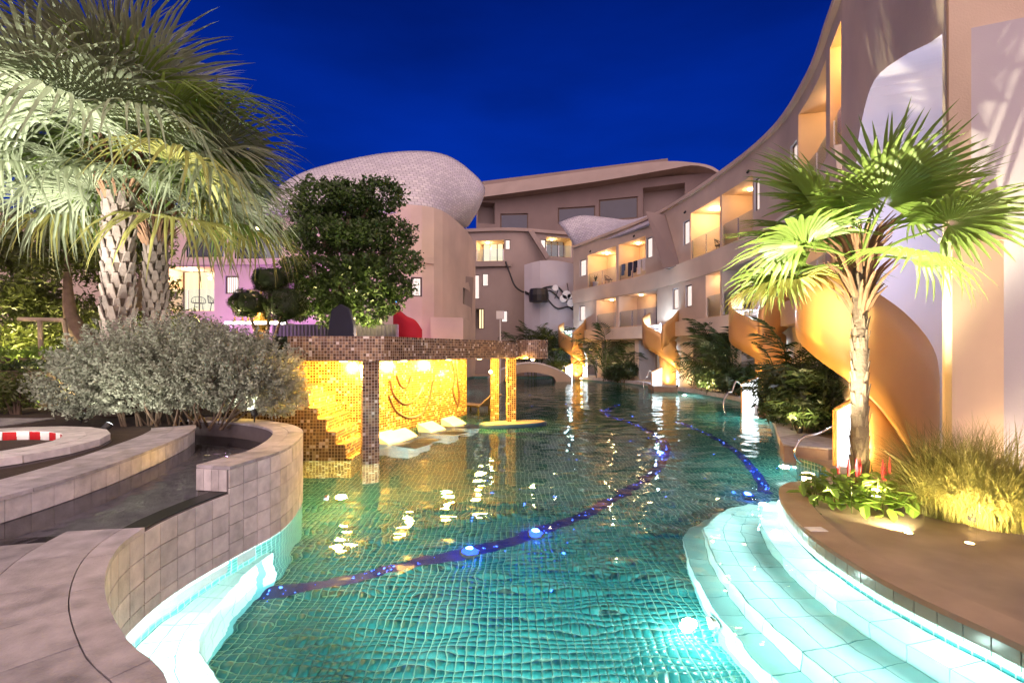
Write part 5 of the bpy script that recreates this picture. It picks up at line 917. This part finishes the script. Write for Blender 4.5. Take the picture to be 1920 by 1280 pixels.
# ficus behind the pavilion
FX, FY = D(655, 620, 15)[:2]; ft = empty('ficus_tree', (FX, FY, .85), 0, 'round dark leafy tree with twisted trunk rising behind the pavilion', 'tree')
def fpx(x, y, dy=0.0): p_ = D(x, y, 15 + dy); return (p_[0] - FX, p_[1] - FY, p_[2] - .85)
cl = []
for x, y, r_, dy in ((600, 375, 50, 0), (655, 400, 55, .5), (715, 365, 42, 0), (570, 400, 32, .2), (560, 450, 32, -.2), (600, 440, 45, -.4), (735, 440, 42, .2), (755, 490, 34, -.2), (548, 505, 30, 0), (590, 510, 48, -.5), (640, 540, 50, -.5), (700, 530, 40, -.3), (745, 540, 32, .1), (580, 560, 38, -.1), (630, 585, 38, -.2), (560, 585, 24, .1), (690, 585, 36, 0), (725, 570, 26, .1), (640, 455, 36, .9), (700, 480, 36, .9), (690, 420, 40, .6), (690, 440, 34, -.7), (645, 440, 34, -.8), (690, 500, 32, -.7), (655, 500, 30, -.8), (650, 365, 36, -.3)):
    q = fpx(x, y, dy); k = r_ * 15 / 900; cl.append((*q, k * 1.05, k * 1.0, k * .78))
mesh_part(leaf_cloud(clump_pts(cl, 32000, 3), .072, 4), 'crown', M_leaf, ft)
m = MB(); m.tube([(0, 0, -.05), (-.15, 0, .7), (.05, .05, 1.3), (-.02, 0, 2.0), fpx(640, 520)], [.36, .27, .24, .2, .16], 12); m.tube([(.05, 0, -.05), (.25, .1, .6), (.1, 0, 1.3)], [.25, .2, .15], 10); m.build('trunk', M_bark, ft, smooth=True)
for a, b, c in (((640, 520), (615, 470), (590, 400)), ((640, 520), (660, 450), (690, 390)), ((640, 520), (690, 500), (740, 470)), ((642, 540), (600, 520), (560, 500)), ((640, 560), (690, 545), (740, 530)), ((650, 480), (655, 430), (650, 380))): m = MB(); m.tube(spline([fpx(*a), fpx(*b, -.1), fpx(*c)], 5), [.15 - .011 * k for k in range(11)], 8); m.build('limb', M_bark, ft, smooth=True)
tp = empty('tree_tripod', (FX, FY - .9, .85), 0, 'white timber tripod propping the ficus trunk', 'tripod')
for a in (-.75, .05, .8): m = MB(); zt = D(668, 592, 14)[2] - .85; m.tube([(a * .85, -.1 * abs(a), -.02), (a * .2 + .12, .15, zt)], .035, 6); m.build('leg', M_white, tp)
m = MB(); m.tube([(-.2, .12, zt - .05), (.45, .12, zt - .05)], .03, 6); m.build('crossbar', M_white, tp)
# clipped three ball tree
tx, ty = D(500, 635, 13.6)[:2]; tt = empty('topiary_tree', (tx, ty, 1.74), 0, 'small tree clipped into three dark green balls in front of the shrine', 'tree')
for (x, y, rx, ry, dy), sd in zip(((466, 568, 33, 25, -.1), (531, 570, 38, 32, 0), (505, 525, 31, 22, .15)), (1, 2, 3)):
    p_ = D(x, y, 13.6 + dy); k = 13.6 / 900; q = (p_[0] - tx, p_[1] - ty, p_[2] - 1.74); mesh_part(leaf_cloud(clump_pts([(*q, rx * k, rx * k, ry * k)], 7000, sd, .86), .032, sd), 'clipped_ball', M_leafd, tt)
    m = MB(); m.tube(spline([(0, 0, -.05), (q[0] * .3, 0, .4), (q[0] * .8, q[1], q[2] * .7), q], 5), [.07 - .003 * j for j in range(16)], 7); m.build('stem', M_bark, tt, smooth=True)
# silver bush
bx, by = -5.2, 7.5; sb = empty('sage_bush', (bx, by, .85), 0, 'broad silver grey bush filling the planter below the palms', 'bush'); rg = np.random.default_rng(5); V = []; tw = MB()
lobes = [(-1.55, .1, .62, .75, .7, .7), (-.8, -.05, .85, .95, .8, .85), (0, 0, .9, .95, .85, .9), (.7, .05, .85, .9, .8, .82), (1.25, .15, .72, .7, .65, .72), (-.3, .5, 1.0, 1.0, .6, .7), (1.45, .3, .45, .5, .5, .5)]
pts_ = []
for k in range(3400):
    c = lobes[rg.choice(len(lobes), p=np.array([.13, .19, .2, .17, .12, .13, .06]))]; d = rg.normal(size=3); d /= np.linalg.norm(d); d[2] = d[2] * .9 + .12; r_ = rg.uniform(.55, 1.0) ** .6; e = np.array(c[:3]) + d * r_ * np.array(c[3:]); s0 = np.array([c[0] * .85, c[1], .2]) * .35 + e * .65; dr = e - s0; ln = np.linalg.norm(dr)
    if e[2] < -.05: continue
    n_ = 22; f = np.linspace(.1, 1.12, n_)[:, None]; q = s0 + dr * f + rg.normal(scale=.018, size=(n_, 3)); q[:, 2] += .03 * np.sin(f[:, 0] * 3); pts_.append(q)
pts_ = np.concatenate(pts_); pts_ = pts_[pts_[:, 2] > 0.0]; mesh_part(leaf_cloud(pts_, .025, 6, .55), 'foliage', M_sage, sb)
for k in range(40): a = rg.uniform(-1.5, 1.5); tw.tube(spline([(a * .5, rg.uniform(-.2, .3), -.05), (a * .8, rg.uniform(-.3, .3), .45), (a * 1.05 + rg.uniform(-.3, .3), rg.uniform(-.5, .5), 1.1)], 4), [.018 - .0015 * j for j in range(9)], 5)
tw.build('stems', M_bark, sb)
# ornamental grass clump on the right
def grass_clump(loc, n_, hgt, spread, w, seed, label, name='grass_clump'):
    r = np.random.default_rng(seed); t = empty(name, loc, 0, label, 'grass'); NS = 6; V = np.zeros((n_, NS, 2, 3)); az = r.uniform(0, 2 * np.pi, n_); le = hgt * r.uniform(.6, 1.25, n_); lean = r.beta(1.6, 1.6, n_) * 1.25 + .08; r0 = spread * .35 * np.sqrt(r.uniform(0, 1, n_)); a0 = r.uniform(0, 2 * np.pi, n_); bx_ = np.stack([r0 * np.cos(a0), r0 * np.sin(a0)], 1)
    for k in range(NS):
        f = k / (NS - 1); th = lean * (.25 + 1.35 * f); x = le * (np.sin(th) * f) * .85; z = le * f * np.cos(th * .72); c = np.stack([bx_[:, 0] + np.cos(az) * x, bx_[:, 1] + np.sin(az) * x, np.maximum(z, .01)], 1); hw = w * (1 - f * .93) * (.5 + .5 * min(1, f * 4)); sd = np.stack([-np.sin(az), np.cos(az), np.zeros(n_)], 1) * hw; V[:, k, 0] = c - sd; V[:, k, 1] = c + sd
    base = np.arange(n_)[:, None] * NS * 2 + np.arange(NS - 1)[None] * 2; Fq = np.stack([base, base + 1, base + 3, base + 2], -1).reshape(-1, 4); o = mesh_part(np_mesh('blades', V.reshape(-1, 3), Fq), 'blades', M_grass, t); tag(o, kind='stuff'); return t
for (x, y), h_, n_, sd, lab in (((1770, 968), .95, 2600, 1, 'shaggy fountain grass clump against the peach wall, beside the lit flower bed'), ((1850, 985), 1.0, 2600, 2, 'darker shaggy fountain grass clump in front of the wall, right of its neighbour')):
    p_ = G(x, y, .12); grass_clump((p_[0] + .05, p_[1], .12), n_, h_, .8, .006, sd, lab)
# bright flower bed round the palm
fbx, fby = G(1607, 945, .12)[:2]; fl_ = empty('flower_bed_plant', (fbx, fby, .12), 0, 'bright green leafy plants with red flower spikes round the palm base', 'plant'); rr = random.Random(4); lm = MB(); lm.v = [(0, 0, 0), (.05, .035, .012), (.12, .03, 0), (.15, 0, -.02), (.12, -.03, 0), (.05, -.035, .012)]; lm.f = [(0, 1, 2, 3), (0, 3, 4, 5)]; lm.uv = [None] * 2
l0 = lm.build('leaf', M_light_leaf, fl_, fix=False); first = True
for k in range(260):
    a = rr.uniform(0, 6.28); r_ = .66 * math.sqrt(rr.random()); z = rr.uniform(.06, .42) * (1.05 - r_ * .6); o = l0 if first else l0.copy()
    if not first: COL.objects.link(o)
    first = False; o.matrix_local = Matrix.Translation((r_ * math.cos(a), r_ * math.sin(a) * .8, z)) @ Matrix.Rotation(rr.uniform(0, 6.28), 4, 'Z') @ Matrix.Rotation(R(rr.uniform(-30, 45)), 4, 'Y') @ Matrix.Scale(rr.uniform(.8, 1.5), 4)
for k in range(22): a = rr.uniform(0, 6.28); r_ = .6 * math.sqrt(rr.random()); z = rr.uniform(.25, .45); m = MB(); x, y = r_ * math.cos(a), r_ * math.sin(a) * .8; m.tube([(x * .9, y * .9, -.02), (x, y, z)], .006, 5); m.build('stem', M_leafy, fl_)
for k in range(9): a = rr.uniform(0, 6.28); r_ = .55 * math.sqrt(rr.random()); z = rr.uniform(.38, .55); x, y = r_ * math.cos(a), r_ * math.sin(a) * .8; m = MB(); m.tube([(x, y, z - .1), (x, y, z), (x, y, z + .11)], [.012, .017, .004], 6); m.build('flower_spike', MATS['red_paint'], fl_)
# feathery palms and shrubs by the curved wing
def feather_frond(seed, L):
    r = random.Random(seed); m = MB(); n_ = 18; pt = lambda f: Vector((L * f * (1 - .18 * f), 0, L * (.55 * f - .62 * f * f))); m.tube([pt(k / 6) for k in range(7)], [.018 - .002 * k for k in range(7)], 4)
    for k in range(3, n_):
        f = k / n_; p_ = pt(f); 
        for s_ in (-1, 1): l_ = L * .34 * math.sin(math.pi * (f * .8 + .15)) * r.uniform(.85, 1.1); d = Vector((.55, s_ * .8, -.1 + r.uniform(-.15, .1))).normalized(); q = p_ + d * l_ * .55; e = p_ + d * l_ + Vector((0, 0, -.28 * l_)); w = .02; m.quad(p_, q + Vector((w, 0, .006)), e, q - Vector((w, 0, -.006)))
    o = m.build('frond', M_leafd, None, fix=False); me = o.data; bpy.data.objects.remove(o); return me
FE = [feather_frond(k, 1.5) for k in range(3)]
def areca(loc, n_, sc, label, seed):
    r = random.Random(seed); t = empty('areca_palm', loc, 0, label, 'palm', 'feathery palms along the curved wing')
    for k in range(max(3, n_ // 6)): a = r.uniform(0, 6.28); q = .25 * sc * r.random(); m = MB(); m.tube([(q * math.cos(a), q * math.sin(a), -.05), (q * math.cos(a) * 1.5, q * math.sin(a) * 1.5, sc * .7)], .03, 6); m.build('stem', M_leafy, t)
    for k in range(n_): az = k * 2.4 + r.uniform(-.3, .3); e = R(r.uniform(0, 75)); d = Vector((math.cos(az) * math.cos(e), math.sin(az) * math.cos(e), math.sin(e))); o = bpy.data.objects.new('frond', r.choice(FE)); link(o, t); q = r.uniform(0, .25) * sc; o.matrix_local = Matrix.Translation((q * math.cos(az), q * math.sin(az), sc * r.uniform(.15, .9))) @ basis(d, roll=r.uniform(-.3, .3)) @ Matrix.Scale(sc * r.uniform(.55, .95), 4)
def shrub(loc, rx, ry, rz, n_, size, mt, label, seed, name='shrub', grp=None):
    t = empty(name, loc, 0, label, 'shrub', grp); r = random.Random(seed); cl = [(r.uniform(-.6, .6) * rx, r.uniform(-.5, .5) * ry, rz * r.uniform(.4, .75), rx * .5, ry * .6, rz * .42) for _ in range(7)]; p_ = clump_pts(cl, n_, seed, .3); p_ = p_[p_[:, 2] > .02]; o = mesh_part(leaf_cloud(p_, size, seed, .28), 'foliage', mt, t); m = MB()
    for k in range(6): c = cl[k]; m.tube([(c[0] * .3, c[1] * .3, -.05), (c[0] * .8, c[1] * .8, c[2])], [.03, .012], 5)
    m.build('stems', M_bark, t); return t
for (x, Y, sc, n_), lab in zip(((1135, 33, 2.3, 26), (1175, 31, 1.6, 18), (1348, 22.5, 2.2, 34), (1378, 20.8, 1.9, 30), (1312, 24.5, 1.5, 20), (1000, 36.5, 2.9, 30), (1040, 36, 2.4, 26), (1500, 12.2, 1.5, 30), (1540, 11.0, 1.3, 26), (1470, 13.2, 1.2, 20)), ('feathery palm in front of the far ground floor doors', 'short feathery palm beside the far ground floor doors', 'large dark feathery palm right of the copper stair', 'dark feathery palm crowding the pool kerb', 'small feathery palm close beside the copper stair', 'tall dark feathery palm below the mural wall', 'dark feathery palm right below the mural blossoms', 'dense feathery palm between the two nearer stairs', 'feathery palm under the large stair ribbon', 'low feathery palm by the pool landing')): areca(((x - HX) / F * Y, Y, .1), n_, sc, lab, int(x))
for (x, Y, rx, rz, mt), lab in zip(((1355, 21.3, 1.6, 1.4, M_leafd), (1390, 19.8, 1.3, 1.2, M_leafd), (1510, 11.4, 1.0, 1.35, M_leafd), (1165, 30.5, 1.2, 1.1, M_leafd), (1060, 35, 1.6, 1.3, M_leafy), (1480, 12.6, .8, 1.0, M_leafd)), ('dark shrub mass along the pool kerb under the big palm', 'dark shrub at the end of the kerb planting', 'dense dark shrub under the large stair ribbon', 'dark shrub by the far ground floor doors', 'lit yellow green shrub beside the footbridge', 'dark shrub beside the pool landing')): shrub(((x - HX) / F * Y, Y, .1), rx, .9, rz, 3600, .11, mt, lab, int(x))
# left background garden
lt = empty('leaning_tree', (-10.2, 11.6, .84), 0, 'old leaning tree with thick twisted trunk lit yellow behind the palms', 'tree'); m = MB(); m.tube(spline([(-.6, .2, -.1), (.0, 0, .8), (.5, .1, 1.6), (.9, .5, 2.8), (.7, 1.0, 4.4)], 5), [.45 - .0205 * k for k in range(21)], 12); m.tube(spline([(.3, 0, 1.1), (-.8, .4, 2.0), (-1.4, .9, 3.8)], 5), [.28 - .024 * k for k in range(11)], 10); m.build('trunk', M_bark, lt, smooth=True)
cl = [(random.uniform(-4.6, 1.2), random.uniform(.3, 2.6), random.uniform(1.0, 5.0), random.uniform(.5, .9), .6, random.uniform(.4, .7)) for _ in range(58)]; mesh_part(leaf_cloud(clump_pts(cl, 30000, 9, .2), .09, 9, .3), 'crown', M_leafy, lt)
def hedge(x0, x1, y0, y1, z0, z1, n_, mt, label, seed, size=.05, name='hedge'):
    t = empty(name, ((x0 + x1) / 2, (y0 + y1) / 2, z0), 0, label, 'hedge'); r = np.random.default_rng(seed); w, d, h_ = (x1 - x0) / 2, (y1 - y0) / 2, z1 - z0; p_ = r.uniform(-1, 1, (n_, 3)); ax = r.integers(0, 3, n_); s_ = np.sign(r.uniform(-1, 1, n_)); 
    for k in range(3): p_[ax == k, k] = s_[ax == k] * r.uniform(.82, 1.04, (ax == k).sum())
    p_ = p_ * np.array([w, d, h_ / 2]) + np.array([0, 0, h_ / 2]); p_[:, 2] += .05 * np.sin(p_[:, 0] * 5) + .03 * np.sin(p_[:, 0] * 13); p_[:, 1] += .05 * np.sin(p_[:, 0] * 7); p_ = p_[p_[:, 2] > 0]; mesh_part(leaf_cloud(p_, size, seed), 'foliage', mt, t); m = MB(); m.box(-w * .85, w * .85, -d * .75, d * .75, -.03, h_ * .85); m.build('twig_core', M_soil, t); return t
hedge(-12.6, -8.4, 9.9, 10.5, .84, 1.75, 6000, M_leafd, 'dark clipped hedge behind the silver bush', 1); hedge(-13.5, -8.6, 10.8, 11.5, .84, 2.05, 7000, M_light_leaf, 'bright green lit hedge in front of the leaning tree', 2, .06)
hedge(-7.0, -5.3, 12.35, 12.9, 1.74, 2.33, 5000, M_leafd, 'dark low hedge running up to the pavilion roof', 3); hedge(-7.2, -4.2, 10.6, 11.2, .84, 1.7, 5000, M_leafd, 'dark hedge behind the pavilion steps', 8)
for (x, y, Y, rx, rz, mt), lab in zip(((350, 640, 14, 1.3, 1.2, M_leafy), (410, 640, 14.5, 1.0, 1.1, M_leaf), (570, 632, 14.6, .5, .6, M_leafd), (330, 640, 17, 1.6, 1.2, M_leaf)), ('loose olive green shrub right of the brown palm trunk', 'mid green shrub below the lit ground floor window', 'small round dark shrub beside the shrine table', 'tall green shrub below the balcony at the wing corner')): shrub((D(x, y, Y)[0], Y, 1.72), rx, .8, rz, 4200, .06, mt, lab, int(x))
for k in range(9): x = -13.5 + k * .55; shrub((x, 8.6 + .25 * math.sin(k), .84), .45, .4, .75, 900, .05, M_leafy, 'yellow green border tuft beside the garden path', 40 + k, 'border_tuft', 'border tufts by the path')
m = MB(); m.prism([(-18, 6.9), (-7.8, 7.3), (-7.8, 8.2), (-18, 8.2)], .856, .875); tag(m.build('garden_path', M_stone), kind='structure')
# ---------------------------------------------------------------- garden and pool lamps
WH = (1, .96, .88); YL = (1, .78, .38)
uplight((-5.75, 9.3, .86), 160, WH, 'bullet uplight behind the silver bush aimed at the palm crowns', 110, (-.35, -.05, 1)); uplight((-6.95, 7.75, .86), 8, (1, .95, .8), 'bullet uplight at the lit end of the silver bush', 120, (.5, .4, .6)); uplight((-5.6, 6.62, .87), 9, (1, .93, .8), 'bullet uplight between the checker tub and the silver bush', 150, (.15, .6, .6)); uplight((-6.9, 3.4, .88), 2500, WH, 'bullet floodlight on the garden ground beyond the checker tub, aimed at the palm crowns', 44, (-.03, .72, .66)); uplight((-6.3, 3.5, .88), 190, (1, .94, .84), 'bullet floodlight on the garden ground beyond the checker tub, aimed at the silver bush', 70, (.28, 1, .08)); uplight((-4.05, 7.55, .95), 18, (1, .93, .8), 'bullet uplight on the channel end of the silver bush', 150, (-.4, .2, .7)); uplight((-8.9, 6.7, .88), 500, WH, 'bullet uplight beside the path aimed up the pale palm', 80, (.36, .3, .85))  # the two off-frame floodlights are added frontal fill for crowns and bush
added_ground_light((fbx - .72, fby - .35, .121), 1300, (1, .90, .62), 'added round lamp flush in the deck beside the flower bed, under the lit palm', 80, (.2, .14, 1)); uplight((fbx + .62, fby - .4, .14), 1100, (1, .88, .6), 'bullet uplight between flower bed and grass aimed up the palm', 75, (-.1, .2, 1)); uplight((4.95, 5.15, .14), 40, (1, .78, .35), 'added fill uplight at the foot of the fountain grass', 160, (.5, .15, .6)); added_ground_light((fbx - .15, fby - .95, .121), 60, (1, .85, .45), 'added round fill lamp flush in the deck in front of the flower bed', 120, (.1, 1, .3)); added_ground_light((4.5, 4.72, .121), 130, (1, .76, .4), 'added round fill lamp flush in the deck in front of the fountain grass', 115, (.6, .42, .75)); uplight((fbx + .05, fby - .25, .14), 60, (1, .8, .4), 'bullet uplight among the flower bed leaves', 150, (.05, .15, 1))  # flush deck lamps and the grass-foot lamp are added fill
uplight((5.7, 5.05, .14), 75, (1, .74, .42), 'added fill uplight hidden between the grass and the peach wall', 150, (.1, .35, 1)); uplight((5.0, 5.4, .14), 110, (1, .74, .40), 'added fill uplight hidden behind the fountain grass by the stair', 150, (.1, .5, .9))  # both added, tucked into the grass to brighten the peach wall
uplight((FX - .95, FY - .7, 1.77), 600, YL, 'bullet uplight below the ficus', 110, (.05, .55, 1)); uplight((FX + .9, FY - 1.0, 1.77), 220, YL, 'bullet uplight at the side of the ficus trunk', 110, (-.3, .5, 1))
for x, lab in ((-12.6, 'bullet uplight behind the bright hedge, far from the palms'), (-10.9, 'bullet uplight behind the bright hedge under the leaning tree'), (-9.2, 'bullet uplight behind the bright hedge, close to the palms')): uplight((x, 11.75, .86), 420, YL, lab, 150, (.05, .35, 1))
uplight((-10.3, 10.6, .86), 200, YL, 'bullet uplight between the dark hedge and the bright hedge', 160, (-.1, .7, .5)); uplight((-9.0, 9.6, .86), 90, YL, 'bullet uplight in front of the dark hedge', 150, (-.5, .3, .7))
uplight((-12.0, 8.0, .88), 60, YL, 'bullet uplight between path and border tufts', 140, (0, .6, .8))
for x, Y, e, lab in ((1325, 20.9, 110, 'bullet uplight in the dark kerb planting'), (1150, 31.5, 100, 'bullet uplight at the far doors planting'), (1055, 34.3, 150, 'bullet uplight by the footbridge shrub'), (1500, 10.4, 70, 'bullet uplight under the large stair planting'), (1270, 24.2, 80, 'bullet uplight beside the copper stair base')): uplight(((x - HX) / F * Y, Y, .2), e, YL, lab, 130, (.3, .6, .8))
uplight((*D(420, 640, 18)[:2], 1.76), 480, (.62, .2, 1.0), 'violet uplight washing the wing wall by the framed window', 120, (0, .8, .8)); uplight((-4.6, 20.3, .87), 60, (1, .35, .7), 'pink uplight washing the corner of the domed wing', 120, (.1, .8, .8))
pool_lamp((*WALL.off(s_a + .9, -.05, 0)[:2], -.22), (1, .2), 420, 'white lamp in the wall above the underwater bench'); pool_lamp((*WALL.off(s_a + 1.9, -.05, 0)[:2], -.22), (1, .1), 180, 'second white lamp above the underwater bench, towards the spillway')
for s_, e in ((3.3, 24), (4.6, 24), (6.0, 22), (7.6, 20)): q = EDGE.off(min(s_, EDGE.L - .3), -1.22, -.98); nn = -EDGE.nrm(min(s_, EDGE.L - .3)); pool_lamp(q, tuple(nn), e, 'white lamp in the face of the lowest underwater step')
for x, y, n2, e, lab in ((2.0, -.5, (-.2, 1), 800, 'white lamp in the near pool wall'), (-.78, .5, (1, .3), 900, 'white lamp in the pool wall below the stone deck'), (5.3, 9.0, (-1, -.2), 55, 'white lamp in the pool wall by the near landing'), (8.0, 15.3, (-1, .1), 80, 'white lamp in the pool wall below the second landing'), (8.5, 23.0, (-1, 0), 80, 'white lamp in the pool wall below the kerb planting'), (-3.9, 25, (1, -.2), 70, 'white lamp in the far left pool wall'), ): pool_lamp((x, y, -.6), n2, e, lab)

# light strip under the coping of the curved steps
ls = empty('coping_light_strip', (*EDGE.off(4.0, -.02, 0)[:2], -.09), 0, 'white light strip under the coping above the curved underwater steps', 'light'); m = MB(); ss_ = np.linspace(2.3, EDGE.L - .1, 40)
m.tube([EDGE.off(a, -.028, -.075) for a in ss_], .012, 6); inv(m.build('diffuser', emis('strip_glow', (.8, 1, 1), 3.0), ls))
for a in np.linspace(2.5, EDGE.L - .35, 8): inv(lamp_light('POINT', ls, EDGE.off(a, -.2, -.09), 16, (.82, 1, .98), .05))
pool_lamp((-2.78, 7.15, -.6), (1, .3), 150, 'added amber lamp in the pool wall gilding the floor near the mosaic steps', (1, .68, .18))  # added; its amber glow stands in for the pavilion's gold reflection
